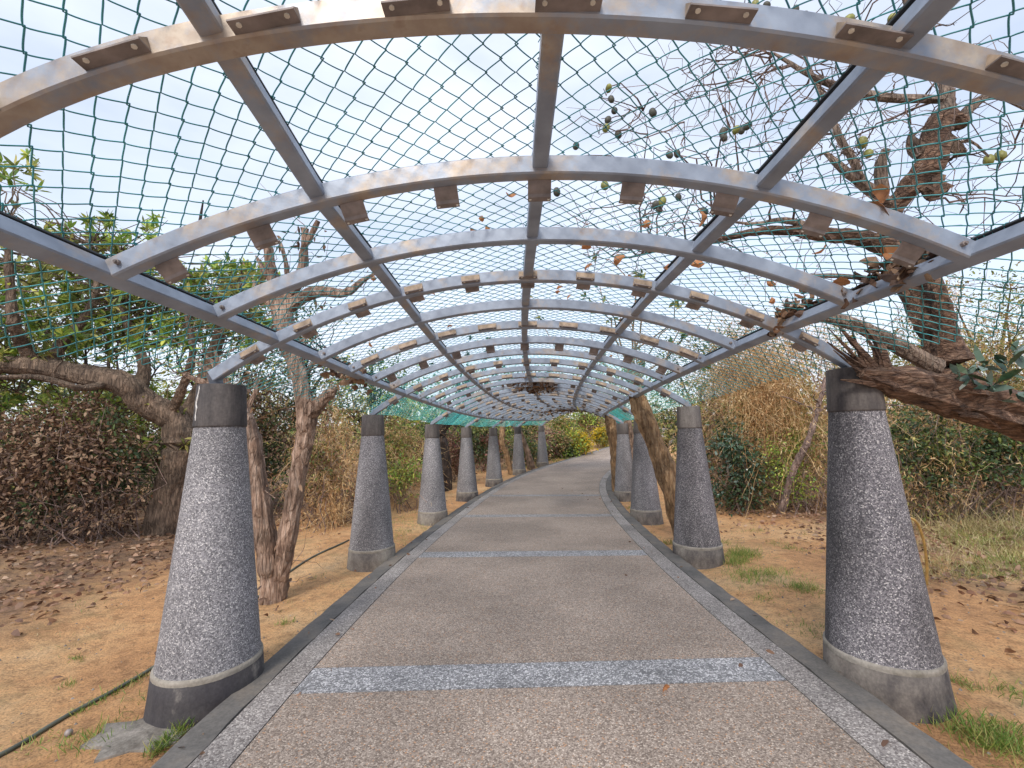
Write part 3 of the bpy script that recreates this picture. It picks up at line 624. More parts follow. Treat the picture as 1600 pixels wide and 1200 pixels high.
# ------------------------------------------------------------------ pruned fruit tree leaning in from the right
root = np.array([4.6, 3.6, ground_at(4.6, 3.6)])
t_ = thing('fruit_tree', 'split red brown tree leaning in from the right edge, green fruit on bare twigs', 'tree', root)
mb = MB(); mbl = MB(); sk = []
def L(pts, rad, **k): sk.append(limb(mbl if .012 < rad[0] < .063 and 'sides' not in k else mb, px(*pts), rad, **k))
tr = px((1720, 700, 3.45), (1600, 652, 3.3), (1500, 624, 3.12), (1420, 603, 2.95), (1372, 590, 2.86), (1345, 583, 2.82))
sk.append(limb(mb, np.vstack([root-[0, 0, .15], root+[-.05, 0, .5], tr]), [.26, .22, .185, .175, .15, .115, .075, .03], sides=18, rough=.12))
L([(1486, 618, 3.1), (1484, 570, 3.12), (1468, 525, 3.15), (1448, 490, 3.15), (1425, 450, 3.2), (1405, 410, 3.25), (1390, 370, 3.25), (1398, 325, 3.2), (1425, 290, 3.15), (1452, 255, 3.1), (1458, 215, 3.1), (1475, 185, 3.1), (1502, 193, 3.1)], [.15, .11, .085, .075, .07, .065, .06, .068, .08, .085, .078, .07, .04], sides=14, rough=.13)
L([(1478, 560, 3.12), (1476, 500, 3.05), (1466, 455, 3.0), (1440, 400, 3.1)], [.09, .06, .05, .03])
L([(1455, 285, 3.1), (1458, 300, 3.05), (1450, 312, 3.05)], [.1, .085, .02], rough=.25)
L([(1440, 240, 3.1), (1428, 222, 3.1), (1424, 205, 3.08)], [.05, .035, .012], rough=.3)
L([(1470, 215, 3.1), (1498, 235, 3.08), (1510, 238, 3.06)], [.045, .03, .01], rough=.3)
L([(1465, 200, 3.1), (1480, 165, 3.15), (1476, 130, 3.2), (1440, 60, 3.3), (1400, -40, 3.4)], [.06, .045, .04, .03, .02])
L([(1500, 195, 3.1), (1520, 165, 3.1), (1560, 150, 3.1), (1640, 190, 3.0)], [.05, .03, .018, .01])
L([(1460, 575, 3.05), (1400, 540, 3.0), (1335, 508, 2.98), (1290, 498, 2.95), (1272, 502, 2.95)], [.06, .045, .04, .03, .018])
L([(1392, 385, 3.25), (1350, 372, 3.3), (1295, 366, 3.35), (1240, 360, 3.4), (1180, 362, 3.5), (1115, 376, 3.6), (1040, 388, 3.8), (985, 402, 4)], [.075, .065, .055, .04, .03, .022, .016, .008])
L([(1295, 366, 3.35), (1230, 345, 3.4), (1180, 350, 3.5), (1130, 345, 3.6)], [.03, .022, .015, .008])
L([(1396, 325, 3.2), (1350, 290, 3.2), (1315, 262, 3.2), (1290, 238, 3.25)], [.045, .035, .03, .018])
L([(1350, 290, 3.2), (1330, 245, 3.2), (1312, 215, 3.2), (1290, 160, 3.3), (1262, 100, 3.4), (1240, 40, 3.5)], [.03, .024, .02, .016, .012, .006])
L([(1470, 155, 3.15), (1380, 152, 3.15), (1315, 137, 3.2), (1262, 115, 3.2), (1210, 84, 3.3)], [.028, .026, .024, .018, .008])
L([(1380, 300, 3.2), (1375, 260, 3.2), (1384, 235, 3.2)], [.04, .035, .028])
L([(1392, 440, 3.2), (1320, 432, 3.2), (1250, 430, 3.25), (1190, 425, 3.3)], [.02, .016, .012, .006])
L([(1452, 250, 3.1), (1510, 220, 3.05), (1545, 245, 3.0)], [.016, .01, .006])
for a, b_, c_, d_ in ((1372, 592, 1300, 520), (1368, 588, 1318, 512), (1376, 596, 1330, 528), (1362, 585, 1310, 545), (1380, 590, 1345, 520), (1370, 600, 1312, 590), (1374, 590, 1290, 530), (1378, 594, 1322, 545), (1390, 588, 1352, 505), (1366, 594, 1325, 572), (1384, 592, 1310, 505)):
    L([(a, b_, 2.84), ((a+c_)/2+rng.normal(0, 5), (b_+d_)/2+rng.normal(0, 5), 2.83), (c_+rng.normal(0, 6), d_+rng.normal(0, 6), 2.86)], [.026, .017, .003], rough=.4, sides=6)
for q in range(16):
    u = rng.uniform(0, 1); a, b_ = 1400+200*u, 600+55*u+rng.uniform(-28, 22); L([(a, b_, 2.9+.22*u), (a+30, b_+9+rng.normal(0, 5), 2.92+.25*u), (a+65, b_+rng.uniform(8, 26), 2.98+.28*u)], [.006, .018, .005], rough=.4, sides=6)
sA = np.concatenate(sk); high = sA[(sA[:, 2] > 2.55)]
mb.build('trunk', [M['bark_red']], t_, False); mbl.build('branches', M['bark_branch'], t_)
mt = MB(); src = high[rng.integers(0, len(high), 70)]
e = pxcloud([(880, 60, 1300, 420, 2.9, 4.6, 40), (1250, 60, 1600, 330, 2.7, 3.6, 30)])
p1 = attach(mt, high, e, .009, .0024, 9, .045, 4); q = p1[:, 3:].reshape(-1, 3)
i = rng.integers(0, len(q), 230); p2 = twigs(mt, q[i], q[i]+rng.normal(0, .3, (230, 3)), .004, .0014, 7, .09, 3)
i = rng.integers(0, len(high), 60); twigs(mt, high[i], high[i]+rng.normal(0, .25, (60, 3)), .004, .001, 7, .12, 3)
FR = [(951, 138), (955, 155), (960, 173), (950, 187), (947, 200), (966, 210), (1020, 176), (1131, 215), (1150, 203), (1168, 197), (1158, 204), (1130, 207), (1347, 223), (1357, 240), (1545, 250), (1563, 243), (1180, 7), (1198, 8), (1243, 15), (1258, 25), (1327, 30), (1058, 240), (1046, 242), (952, 277), (1035, 315), (1030, 328), (900, 228), (1024, 320), (945, 290), (870, 300), (1100, 330), (1060, 308), (1395, 30)]
fa = []
for k, (a, b_) in enumerate(FR):
    d_ = rng.uniform(2.8, 3.5) if a < 1300 else 3.05
    c_ = at(a, b_, d_); j = np.argmin(np.linalg.norm(q-c_, axis=1)+np.maximum(0, c_[2]+.03-q[:, 2])*3); fa.append((q[j], c_))
    r = rng.uniform(.02, .027)*(1.3 if a > 1320 else 1); f = MB(); ax = unit(rng.normal(0, .35, 3)+np.array([0, 0, 1])); l_ = 1.35*r
    u = np.linspace(-1, 1, 9); limb(f, c_+ax*(u[:, None]*l_), np.maximum(.002, r*np.sqrt(1-u**2*.995)), 10, 9, .02)
    f.build('fruit', M['fruit' if (a > 1320 or k % 4 == 0) else 'fruit_dark'], t_, True)
twigs(mt, np.array([a for a, _ in fa]), np.array([b_+[0, 0, .02] for _, b_ in fa]), .0065, .0025, 8, .05, 4)
mt.build('twigs', M['twig'], t_)
mb = MB(); tp = px((1512, 585, 2.85), (1538, 572, 2.85), (1575, 570, 2.9), (1600, 545, 2.95), (1595, 610, 2.9), (1555, 600, 2.8)); 
for g_ in (tp[:3], tp[3:]):
    mb = MB(); rosettes(mb, g_, rng.normal(0, .4, g_.shape)+[-.1, -.5, .3], 9, .13, .05); mb.build('leaves', M['leaf_gloss'], t_)

# ------------------------------------------------------------------ leaning trunks beside the columns
def bare(name, label, pts, rad, bm, twn=0, leafm=None, cat='tree', n_leaf=0):
    pp = px(*pts); zb = ground_at(pp[0, 0], pp[0, 1]); pp[0, 2] = zb-.1
    t_ = thing(name, label, cat, (pp[0, 0], pp[0, 1], zb)); mb = MB(); p_ = limb(mb, pp, rad, 12, None, .12)
    ends = p_[-3:]
    if twn: 
        e = p_[-1]+rng.normal(0, .8, (twn, 3))+[0, 0, .9]; tw = twigs(mb, p_[rng.integers(len(p_)*3//4, len(p_), twn)], e, .018, .004, 7, .06, 4); ends = tw[:, 3:].reshape(-1, 3)
    mb.build('trunk', M[bm], t_)
    if leafm:
        mb = MB(); i = rng.integers(0, len(ends), n_leaf); rosettes(mb, ends[i], rng.normal(0, 1, (n_leaf, 3)), 9, .13, .05); mb.build('crown', M[leafm], t_)
    return t_
bare('leaning_tree', 'tan flaking trunk leaning left over the third right column', [(1072, 830, 6.9), (1052, 770, 7.0), (1032, 715, 7.1), (1012, 665, 7.2), (1000, 635, 7.3), (990, 590, 7.5), (985, 560, 7.7)], [.19, .155, .15, .15, .14, .1, .06], 'bark_tan', 14, 'leaf_olive', n_leaf=26)
bare('leaning_tree', 'brown trunk showing between the end of the roof and the fourth right column', [(966, 770, 12.8), (962, 720, 12.8), (957, 680, 12.9), (953, 655, 13), (946, 620, 13.2)], [.16, .13, .14, .15, .12], 'bark_tan', 10, 'leaf_olive', n_leaf=20)
bare('leaning_tree', 'thin pink brown trunk behind the gap between the third and fourth right columns', [(992, 740, 14), (986, 690, 14), (978, 650, 14), (970, 620, 14)], [.13, .12, .11, .08], 'bark_pale', 8, 'leaf_mixed', n_leaf=20)
bare('dark_tree', 'dark trunk leaning left behind the third left column', [(690, 742, 14.5), (690, 700, 14.5), (686, 675, 14.5), (702, 655, 14.6), (720, 640, 14.8), (742, 625, 15)], [.28, .22, .2, .17, .13, .08], 'bark_dark', 16, 'leaf_dark', n_leaf=130)
bare('slender_tree', 'thin tan trunk rising beside the fifth left column', [(800, 737, 19), (792, 710, 19), (785, 690, 19), (786, 668, 19.2), (792, 645, 19.4)], [.13, .11, .1, .12, .08], 'bark_tan', 12, 'leaf_olive', n_leaf=60)
for k, (lb, dx, tp) in enumerate([('straight dark stem of the leaning cluster behind the sixth left column', 0, -12), ('middle leaning stem of the cluster behind the sixth left column', 4, -24), ('most tilted leaning stem of the cluster behind the sixth left column', 7, -34)]):
    bare('slender_tree', lb, [(828+dx, 726, 21), (824+dx+tp*.3, 695, 21), (820+dx+tp*.7, 668, 21), (815+dx+tp, 640, 21)], [.1, .09, .08, .06], 'bark_pale' if k else 'bark', 6, 'leaf_dark', n_leaf=40)
bare('slender_tree', 'crooked pale bare stem in the scrub behind the nearest right column', [(1215, 790, 9), (1240, 735, 8.8), (1262, 690, 8.7), (1275, 650, 8.7), (1290, 590, 8.9)], [.07, .06, .055, .045, .03], 'twig', 10)

# ------------------------------------------------------------------ scrub, left
plant('dry_shrub', 'dead brown leafed shrub at the left edge of the clearing', 'shrub', -190, 110, 640, 865, 7.0, .9, ['leaf_dry'], 150, 60, .085, .036, .3, sticks=60, stickr=.016, droop=.5)
plant('dry_shrub', 'dead brown leafed shrub in front of the big left tree', 'shrub', 40, 228, 625, 850, 7.7, .8, ['leaf_dry', 'leaf_dry', 'leaf_dry', 'leaf_dark'], 150, 60, .08, .034, .3, sticks=60, stickr=.016, droop=.5)
plant('shrub', 'dark green thicket under the big left tree limb', 'shrub', -150, 130, 560, 800, 11, 1.4, ['leaf_dark', 'leaf_dark', 'leaf_olive'], 240, 40, .11, .045, .45, sticks=50)
plant('shrub', 'dark thicket left of the big tree trunk', 'shrub', 80, 300, 600, 800, 12, 1.4, ['leaf_dark', 'leaf_olive'], 210, 40, .11, .045, .45, sticks=40)
plant('shrub', 'dark thicket behind the nearest left column', 'shrub', 290, 480, 590, 800, 11.5, 1.3, ['leaf_dark', 'leaf_dry'], 210, 40, .11, .045, .42, vines=200, sticks=40)
plant('vine_shrub', 'straw coloured vine tangle right of the forked bare tree', 'shrub', 455, 560, 590, 800, 9.2, .8, ['leaf_mixed', 'leaf_dry'], 100, 34, .075, .03, .26, vines=360, sticks=30)
plant('vine_shrub', 'brown and green vine mound between the second and third left columns', 'shrub', 560, 662, 640, 775, 12.5, 1, ['leaf_mixed', 'leaf_mixed', 'leaf'], 110, 38, .09, .035, .32, vines=400, sticks=26)
plant('shrub', 'low green bush beside the third left column', 'shrub', 600, 660, 715, 800, 11, .5, ['leaf_olive', 'leaf'], 40, 30, .08, .035, .2, sticks=14)
plant('shrub', 'reddish brown scrub between the third and fourth left columns', 'shrub', 672, 740, 672, 765, 17, 1, ['leaf_dry', 'leaf_red'], 80, 36, .1, .05, .35, sticks=20)
plant('shrub', 'reddish brown scrub behind the fifth left column', 'shrub', 735, 800, 672, 748, 21, 1.2, ['leaf_dry', 'leaf_dark', 'leaf_red'], 80, 36, .12, .055, .4, sticks=20)
plant('shrub', 'dark bush between the fifth and sixth left columns', 'shrub', 782, 850, 668, 738, 23, 1.2, ['leaf_dark', 'leaf_mixed'], 70, 36, .13, .06, .4, sticks=16)
tree('broadleaf_tree', 'green tree rising above the second left column', 585, 545, 14, 1.6, ['leaf', 'leaf_dark', 'leaf_olive'], nclump=80, rt=.14, sh=.3)
tree('broadleaf_tree', 'dark tree behind the forked bare tree', 470, 470, 14.5, 1.8, ['leaf_olive', 'leaf_dark'], nclump=80, rt=.15, sh=.3)
tree('broadleaf_tree', 'dark tree behind the third left column', 668, 622, 18, 1.8, ['leaf_dark', 'leaf'], nclump=80, rt=.16, sh=.3)
tree('broadleaf_tree', 'dark tree behind the fourth left column', 735, 640, 22, 2.1, ['leaf_dark', 'leaf_olive'], nclump=80, rt=.16, per=40, L_=.16, W_=.07, sh=.3)
tree('broadleaf_tree', 'green tree behind the trunk of the big left tree', 330, 440, 15, 2.0, ['leaf', 'leaf_olive'], nclump=70, rt=.17, sh=.3)
tree('broadleaf_tree', 'green tree at the far left edge, behind the big tree', 20, 420, 14, 2.2, ['leaf_olive', 'leaf_dark'], nclump=80, rt=.17, sh=.3)
tree('broadleaf_tree', 'green tree behind the big left tree limb', 170, 450, 16, 2.2, ['leaf_olive', 'leaf'], nclump=70, rt=.17, sh=.3)

# ------------------------------------------------------------------ scrub, right
plant('vine_shrub', 'rust and straw vine mound right of the second right column', 'shrub', 1095, 1205, 515, 790, 10.4, 1.0, ['leaf_mixed', 'leaf_dry', 'leaf_mixed', 'leaf_olive'], 100, 36, .075, .03, .28, vines=1100, vlen=1.1, sticks=40)
plant('vine_shrub', 'straw and olive vine mound left of the nearest right column', 'shrub', 1180, 1310, 500, 790, 9.8, 1.0, ['leaf_mixed', 'leaf_olive', 'leaf'], 120, 36, .075, .03, .3, vines=900, vlen=1.0, sticks=40)
plant('shrub', 'fresh green bush low in front of the vine mounds', 'shrub', 1190, 1262, 668, 775, 9.2, .5, ['leaf', 'leaf'], 60, 34, .06, .025, .22, sticks=20)
plant('shrub', 'dark leafy bush under the rust coloured vine mound', 'shrub', 1110, 1190, 660, 785, 9.6, .6, ['leaf_dark', 'leaf_gloss'], 80, 32, .1, .045, .25, sticks=20)
plant('shrub', 'olive shrub just behind the second right column', 'shrub', 1040, 1125, 590, 790, 12, .9, ['leaf_dark', 'leaf_olive'], 100, 36, .09, .04, .3, vines=150, sticks=26)
plant('shrub', 'dark undergrowth right of the nearest right column, under the leaning limb', 'shrub', 1345, 1500, 630, 815, 8.2, .8, ['leaf_dark', 'leaf_dark', 'leaf_olive'], 170, 36, .08, .035, .28, vines=90, sticks=70)
plant('shrub', 'dark undergrowth at the right edge under the leaning limb', 'shrub', 1470, 1690, 620, 825, 7.6, .8, ['leaf_dark', 'leaf_dark', 'leaf_mixed'], 170, 36, .08, .035, .28, vines=120, sticks=80)
plant('vine_shrub', 'tall straw feathered shrub at the right edge above the leaning limb', 'shrub', 1490, 1700, 425, 760, 10, 1.0, ['leaf_mixed', 'leaf_olive'], 190, 40, .09, .025, .34, vines=620, vlen=.9, sticks=40)
plant('vine_shrub', 'tall straw and green shrub behind the fork of the leaning limb', 'shrub', 1360, 1520, 455, 760, 10.8, 1.0, ['leaf_mixed', 'leaf_mixed', 'leaf_olive'], 190, 40, .09, .03, .36, vines=480, vlen=.9, sticks=40)
plant('vine_shrub', 'straw tinged shrub behind the nearest right column', 'shrub', 1270, 1390, 500, 780, 11.5, 1.0, ['leaf_mixed', 'leaf_olive'], 170, 40, .09, .035, .36, vines=360, vlen=.9, sticks=40)
tree('broadleaf_tree', 'grey green tree behind the second right column', 1085, 520, 16, 1.8, ['leaf_dark', 'leaf_olive'], nclump=80, rt=.13, sh=.3)
tree('broadleaf_tree', 'olive tree rising behind the rust coloured vine mound', 1180, 500, 15, 1.7, ['leaf_olive', 'leaf_mixed'], nclump=70, rt=.13, sh=.3)
tree('broadleaf_tree', 'dark tree between the third and second right columns', 1040, 610, 19, 1.7, ['leaf_dark', 'leaf_olive'], nclump=70, rt=.13, sh=.3)
tree('broadleaf_tree', 'twiggy tan tree at the right edge behind the straw shrub', 1580, 410, 14, 2.0, ['leaf_mixed', 'leaf_olive'], nclump=60, per=30, rt=.13, sh=.3)

# ------------------------------------------------------------------ scrub beyond the end of the roof
def far(name, label, x0, x1, yt, yb, d, mats, **k): plant(name, label, 'shrub', x0, x1, yt, yb, d, 1.1, mats, nclump=k.pop('n', 80), per=34, L_=.16, W_=.075, cs=.42, sticks=18, stickr=.02, **k)
far('flowering_shrub', 'yellow flowering shrub left of the far path, nearer of the two', 884, 922, 668, 712, 27, ['leaf_yellow', 'leaf_yellow', 'leaf_yellow', 'leaf'], n=85)
far('flowering_shrub', 'yellow flowering shrub farther along the path', 928, 953, 662, 700, 31, ['leaf_yellow', 'leaf_yellow', 'leaf_yellow', 'leaf_olive'], n=75)
far('shrub', 'pinkish red shrub left of the yellow flowering shrubs', 852, 888, 672, 714, 26, ['leaf_red', 'leaf_mixed'])
far('shrub', 'tall pale green shrub beyond the end of the roof', 850, 900, 636, 712, 31, ['leaf', 'leaf_mixed', 'leaf_olive'], n=110)
far('shrub', 'tall green shrub behind the yellow flowers', 893, 945, 640, 712, 36, ['leaf_mixed', 'leaf', 'leaf_red'], n=120)
far('shrub', 'yellow green tree like shrub at the far bend of the path', 925, 985, 630, 705, 40, ['leaf', 'leaf_yellow', 'leaf_dark', 'leaf_olive'], n=130)
far('shrub', 'low green bush at the foot of the last left column', 862, 905, 700, 722, 26.5, ['leaf_dark', 'leaf'], n=40)
far('shrub', 'orange brown shrub behind the last left column', 828, 858, 672, 722, 25, ['leaf_dry', 'leaf_red', 'leaf_olive'], n=60)
far('shrub', 'green shrub far right of the bending path', 985, 1060, 640, 700, 44, ['leaf_dark', 'leaf_olive'], n=100)
far('shrub', 'broad dark bush far behind the fourth left column', 690, 765, 640, 728, 25, ['leaf_dark', 'leaf_olive'], n=130)
far('shrub', 'broad green bush far behind the fifth left column', 745, 815, 645, 724, 28, ['leaf_olive', 'leaf', 'leaf_dark'], n=130)
far('shrub', 'mixed red and green bush far behind the sixth left column', 800, 860, 648, 722, 31, ['leaf_mixed', 'leaf_red', 'leaf_olive'], n=120)
# far wood that closes the view
mb = MB(); n = 900; ang = np.concatenate([rng.uniform(-80, -8, n//2), rng.uniform(-8, 14, n//6), rng.uniform(14, 80, n//2-n//6)]); rr = rng.uniform(26, 60, n); rr[abs(ang-3) < 12] += 18
xx, yy = rr*np.sin(np.radians(ang)), rr*np.cos(np.radians(ang)); zz = gz(xx, yy)+rng.uniform(0, 1, n)**1.3*rr*.115
sp, lp = near_path(xx, yy); ok = abs(lp) > 4.5; c_ = np.stack([xx, yy, zz], 1)[ok]
off = rng.normal(0, .75, (len(c_), 26, 3)); pos = (c_[:, None]+off).reshape(-1, 3); leaves(mb, pos, rng.normal(0, 1, pos.shape), rng.uniform(.3, .6, len(pos)), rng.uniform(.14, .26, len(pos)), mi=0)
for q, f in enumerate(mb.f): pass
tag(mb.build('distant_wood', M['leaf_olive']), 'far mass of olive green wood closing the view behind the scrub', 'wood', kind='stuff')

# ------------------------------------------------------------------ ground cover
n = 52000; s_ = rng.uniform(-.9, 8, n); sg = rng.choice([-1, 1], n); l_ = 2.1+rng.gamma(2.2, 1.9, n)
pr = np.clip((l_-np.where(sg > 0, 3.6, 4.2))/1.8, .025, 1)*np.where(sg > 0, .9, 1); pr = np.where((sg > 0) & (l_ > 3.2) & (s_ > -.2) & (s_ < .7), np.maximum(pr, .12), pr)
k = rng.random(n) < pr; pz = P(s_[k], sg[k]*l_[k], 0); pz[:, 2] = gz(pz[:, 0], pz[:, 1])+rng.uniform(.008, .045, len(pz))
dd = rng.normal(0, 1, pz.shape)*[1, 1, .28]; q = rng.uniform(.6, 1.3, len(pz))
mb = MB(); leaves(mb, pz, dd, .085*q, .042*q, .5, bend=.25)
s_ = rng.uniform(-.8, 6, 150); l_ = rng.choice([-1, 1], 150)*(1.95-np.abs(rng.gamma(1.2, .22, 150))); pz = P(s_, l_, .006+rng.uniform(0, .006, 150))
leaves(mb, pz, rng.normal(0, 1, pz.shape)*[1, 1, .15], rng.uniform(.025, .075, 150), rng.uniform(.012, .032, 150), .3, bend=.2)
tag(mb.build('leaf_litter', M['litter']), 'brown fallen leaves scattered over the orange soil', 'leaf litter', kind='stuff')
mb = MB()
def tuft(c, n, r, h, mi=0, wd=.0045):
    n = int(n*1.7); p_ = np.asarray(c)+rng.normal(0, r, (n, 3))*[1, 1, 0]; p_[:, 2] = gz(p_[:, 0], p_[:, 1])-.005
    leaves(mb, p_, rng.normal(0, .5, (n, 3))+[0, 0, .9], rng.uniform(.4, 1.2, n)*h, wd, .1, mi, .35)
for a, b_, n, r, h in [(150, 1152, 130, .09, .07), (445, 975, 50, .035, .07), (372, 1030, 20, .02, .04), (105, 1072, 24, .03, .05), (120, 1030, 24, .03, .05), (240, 1085, 70, .08, .06), (60, 1160, 40, .06, .05), (1160, 868, 380, .12, .12), (1178, 900, 380, .16, .09), (1255, 920, 220, .09, .08), (1240, 858, 50, .1, .06), (1215, 850, 50, .1, .06), (1130, 850, 60, .1, .08), (1150, 880, 160, .07, .12), (1195, 935, 60, .07, .06), (1225, 895, 60, .08, .06), (1545, 1160, 420, .09, .1), (1580, 1150, 120, .08, .09), (1505, 1070, 60, .05, .06), (1585, 1085, 80, .06, .07), (1040, 865, 60, .06, .1), (1045, 850, 60, .06, .1), (1350, 880, 30, .06, .06), (1180, 830, 50, .12, .06), (1275, 985, 70, .09, .05), (1010, 838, 40, .06, .09), (985, 795, 40, .06, .12)]: tuft(gpt(a, b_), n, r, h)
for u in np.linspace(0, 1, 16): tuft(gpt(238+115*u, 1180-85*u), 22, .02, .08)
for u in np.linspace(0, 1, 14): tuft(gpt(115+110*u, 1118-60*u), 12, .03, .05)
for _ in range(170):
    s = rng.uniform(.3, 6); sgn = rng.choice([-1, 1]); q = P(s, sgn*rng.uniform(2.15, 4.6), 0); tuft(q, 16, rng.uniform(.04, .2), rng.uniform(.03, .08), rng.choice([0, 1]))
for _ in range(110): 
    q = gpt(rng.uniform(1440, 1640), rng.uniform(828, 905)); tuft(q, 34, .14, rng.uniform(.06, .2), rng.choice([0, 1, 1]))
for _ in range(90): 
    q = gpt(rng.uniform(1400, 1680), rng.uniform(780, 840)); tuft(q, 24, .16, rng.uniform(.2, .5), 1)
for _ in range(50): tuft(gpt(rng.uniform(600, 690), rng.uniform(800, 850)), 26, .15, .07, rng.choice([0, 1]))
for _ in range(60): 
    q = P(rng.uniform(5.5, 10), -rng.uniform(2.1, 3.8), 0); tuft(q, 30, .3, .16, rng.choice([0, 1, 1]), .02)
tag(mb.build('grass', [M['grass'], M['grass_dry']]), 'green tufts and dry blades of grass on the bare soil', 'grass', kind='stuff')
n = 1500; s_ = rng.uniform(-.9, 3, n); l_ = rng.choice([-1, 1], n)*rng.uniform(2.05, 4.6, n); pz = P(s_, l_, 0); pz[:, 2] = gz(pz[:, 0], pz[:, 1])
mb = MB(); r = rng.uniform(.004, .014, n); base = np.array([[1, 0, 0], [-1, 0, 0], [0, 1, 0], [0, -1, 0], [0, 0, 1], [0, 0, -1.]]); v = pz[:, None]+base[None]*r[:, None, None]*rng.uniform(.5, 1.3, (n, 6, 1))
fc = np.array([[0, 2, 4], [2, 1, 4], [1, 3, 4], [3, 0, 4], [2, 0, 5], [1, 2, 5], [3, 1, 5], [0, 3, 5]]); mb.add(v, (np.arange(n)[:, None, None]*6+fc[None]).reshape(-1, 3))
tag(mb.build('gravel', M['slab']), 'small clods and pebbles strewn on the soil beside the kerbs', 'gravel', kind='stuff')

# ------------------------------------------------------------------ hoses, slab, fallen bits
def ground_line(pts, r, z): 
    q = np.array([gpt(a, b_) for a, b_ in pts]); q = smooth_path(q, 40); q[:, 2] = gz(q[:, 0], q[:, 1])+z; return q
mb = MB(); limb(mb, ground_line([(-160, 1250), (0, 1183), (110, 1118), (228, 1052), (330, 985), (455, 893), (545, 845)], .013, .012), [.013, .013], 8, 60, 0)
tag(mb.build('garden_hose', M['hose'], smooth=True), 'dark green hose lying on the soil left of the path', 'hose', kind='thing')
mb = MB(); q = gpt(1448, 915); d_ = float(np.dot(q-EYEP, FW)); limb(mb, np.vstack([[q], px((1448, 880, d_), (1442, 840, d_), (1428, 812, d_), (1400, 812, d_+.1), (1380, 850, d_+.2))]), [.013, .013], 8, 40, 0)
tag(mb.build('ochre_hose', M['yhose'], smooth=True), 'ochre hose looping up behind the nearest right column', 'hose', kind='thing')
q = gpt(228, 1148); t_ = MB(); an = np.linspace(0, 2*np.pi, 15)[:-1]; rr = rng.uniform(.7, 1.15, 14)
ring = np.stack([q[0]+.3*rr*np.cos(an)-.02, q[1]+.2*rr*np.sin(an)], 1)
v = np.vstack([np.column_stack([ring, np.full(14, q[2]-.05)]), np.column_stack([ring*.97+q[:2]*.03, q[2]+rng.uniform(.004, .02, 14)]), [[q[0], q[1], q[2]+.022]]])
k = np.arange(14); t_.add(v, np.stack([k, (k+1) % 14, (k+1) % 14+14, k+14], 1)); t_.f.append((np.stack([k+14, (k+1) % 14+14, np.full(14, 28)], 1), 0))
tag(t_.build('concrete_slab', M['slab']), 'rough broken grey concrete patch at the foot of the nearest left column', 'slab', kind='thing')
mb = MB(); q = gpt(107, 1150)+[0, 0, .018]; u = np.linspace(-1, 1, 8); limb(mb, q+np.array([.3, .8, .1])*.024*u[:, None], np.maximum(.002, .02*np.sqrt(1-u**2*.99)), 9, 8, .04)
tag(mb.build('fallen_fruit', M['bracket'], smooth=True), 'dark brown fallen fruit beside the hose on the left soil', 'fruit', kind='thing')

# ------------------------------------------------------------------ dead leaves caught on the roof
gs, gth = np.meshgrid(np.arange(-.8, 6, .01), np.arange(-.6, .6, .006)); RG = roof(gs.ravel(), gth.ravel(), TH+.05); w_ = RG-EYEP
dp = w_@FW; RX, RY = 800+F*(w_@RT)/dp, 600-F*(w_@UP)/dp
def roof_px(a, b_):
    j = np.argmin(np.where(dp > .2, (RX-a)**2+(RY-b_)**2, 1e12)); return gs.ravel()[j], gth.ravel()[j]
def curled(mb, c, L_, W_, up=(0, 0, 1)):
    d_ = unit(rng.normal(0, 1, 3)*[1, 1, .7]); sd_ = unit(np.cross(d_, rng.normal(0, 1, 3))); nn = np.cross(sd_, d_); u = np.linspace(-1, 1, 6); v = []
    for a in u:
        wd = W_*(1-abs(a)**2.2)*.5+.002; bend = nn*(a*a*L_*.35)
        for b_ in (-1, 0, 1): v.append(c+d_*a*L_*.5+sd_*b_*wd+bend+nn*(abs(b_)*wd*.5)+rng.normal(0, L_*.03, 3))
    i = np.arange(5)[:, None]*3; mb.add(np.array(v), np.concatenate([i+np.array([[0, 1, 4, 3]]), i+np.array([[1, 2, 5, 4]])]))
LV = [(797, 302, .07), (1412, 347, .1), (1388, 290, .12), (1368, 312, .16), (1382, 388, .13), (1384, 434, .12), (1290, 388, .08), (1215, 465, .08), (1226, 490, .09), (1104, 332, .11), (919, 379, .09), (917, 408, .08), (963, 403, .12), (1088, 406, .09), (740, 356, .06), (758, 354, .06), (874, 450, .08), (889, 458, .06), (1205, 440, .07), (832, 374, .09), (1178, 300, .07), (1560, 115, .1), (1320, 432, .1), (1045, 412, .08), (575, 535, .09), (700, 505, .07)]
for q in range(34):
    q = roof(rng.uniform(-.3, 2.6), rng.choice([rng.uniform(.02, .45), rng.uniform(-.45, .45)]), TH+.05)-EYEP; z_ = q@FW; LV.append((800+F*(q@RT)/z_, 600-F*(q@UP)/z_, rng.uniform(.035, .075)))
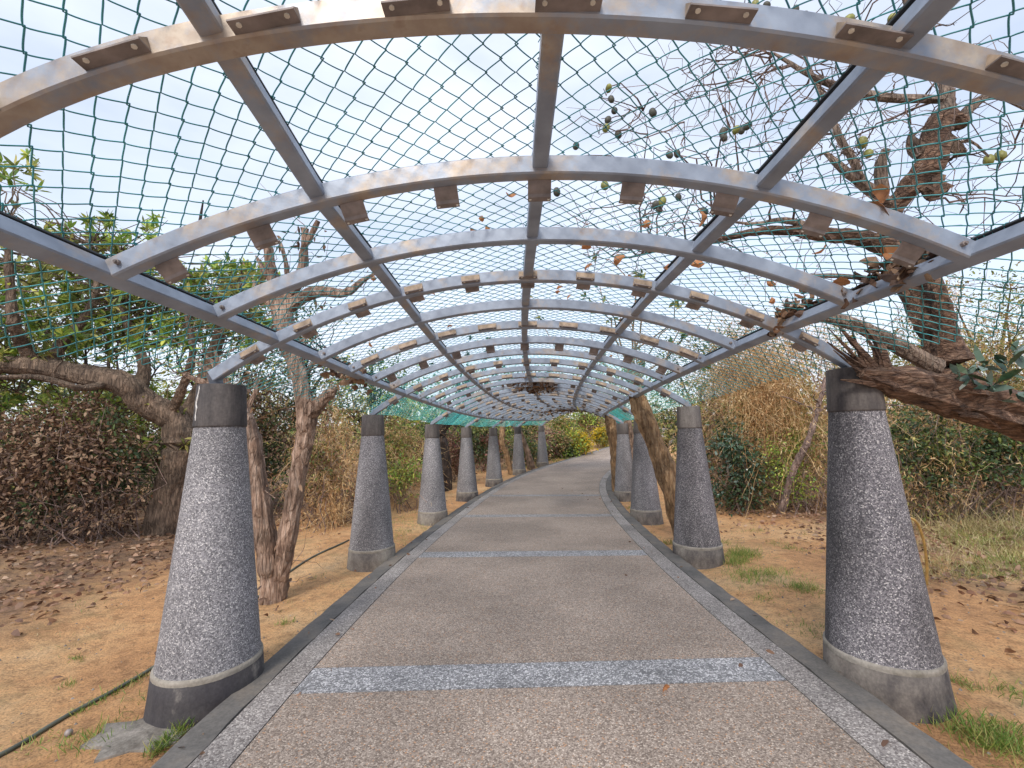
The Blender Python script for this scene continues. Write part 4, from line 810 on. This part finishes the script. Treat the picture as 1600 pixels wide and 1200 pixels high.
for a, b_, L_ in LV:
    s, th = roof_px(a, b_); mb = MB(); curled(mb, roof(s, th, TH+.03), L_*.85, L_*.5)
    tag(mb.build('dry_leaf', M['leaf_orange']), 'curled rust brown dead leaf caught on the chain link roof', 'leaf', 'dead leaves caught on the roof mesh', 'thing')
def drift(label, pts, n, sp, L_):
    mb = MB()
    for _ in range(n):
        a, b_ = pts[rng.integers(len(pts))]; s, th = a+rng.normal(0, sp[0]), b_+rng.normal(0, sp[1]); curled(mb, roof(s, th, TH+.05+rng.choice([1, -1.6])*abs(rng.normal(0, .04))), L_*rng.uniform(.6, 1.3), L_*.6)
    tag(mb.build('leaf_drift', M['leaf_dry']), label, 'leaf drift', kind='stuff')
drift('dark drift of dead leaves on the roof crown halfway along the tunnel', [(1.75, .03), (1.85, .07), (1.95, .02), (2.1, .05), (1.8, -.03)], 560, (.1, .045), .12)
drift('dark band of dead leaves on the roof near its far end', [(4.9, -.1), (5.1, 0), (5.3, .1), (5.0, .05)], 650, (.2, .14), .19)
drift('line of dead leaves lodged along the right eave bar', [roof_px(a, b_) for a, b_ in ((1440, 405), (1400, 418), (1370, 435), (1340, 440), (1260, 478), (1235, 490), (1225, 495), (1480, 385))], 130, (.012, .008), .08)
drift('clump of dead leaves lodged along the left eave bar', [roof_px(a, b_) for a, b_ in ((505, 565), (520, 570), (540, 580), (555, 588), (560, 575))], 70, (.02, .012), .1)
drift('thin scatter of dead leaves over the right side of the far roof', [(2.3, .25), (2.6, .3), (2.9, .3), (2.2, .15), (3.2, .2), (3.6, .3), (4, .2)], 110, (.12, .06), .13)
mb = MB(); q = P(-.05, .73, 0); curled(mb, q+[0, 0, .012], .06, .035); tag(mb.build('fallen_leaf', M['leaf_orange']), 'small tan leaf lying on the nearest white paving band', 'leaf', kind='thing')
mb = MB(); s, th = roof_px(285, 352); c_ = roof(s, th, TH-.06); limb(mb, np.array([c_+[0, 0, .0], c_+[.02, 0, .1], c_+[.03, 0, .2]]), [.006, .006, .003], 6, 8, .2); limb(mb, np.array([c_+[.02, 0, .1], c_+[-.05, 0, .08], c_+[-.08, 0, .03]]), [.004, .004, .002], 5, 6, .2)
tag(mb.build('broken_twig', M['bark_dark']), 'short dark broken twig caught on the second arch, left side', 'twig', kind='thing')
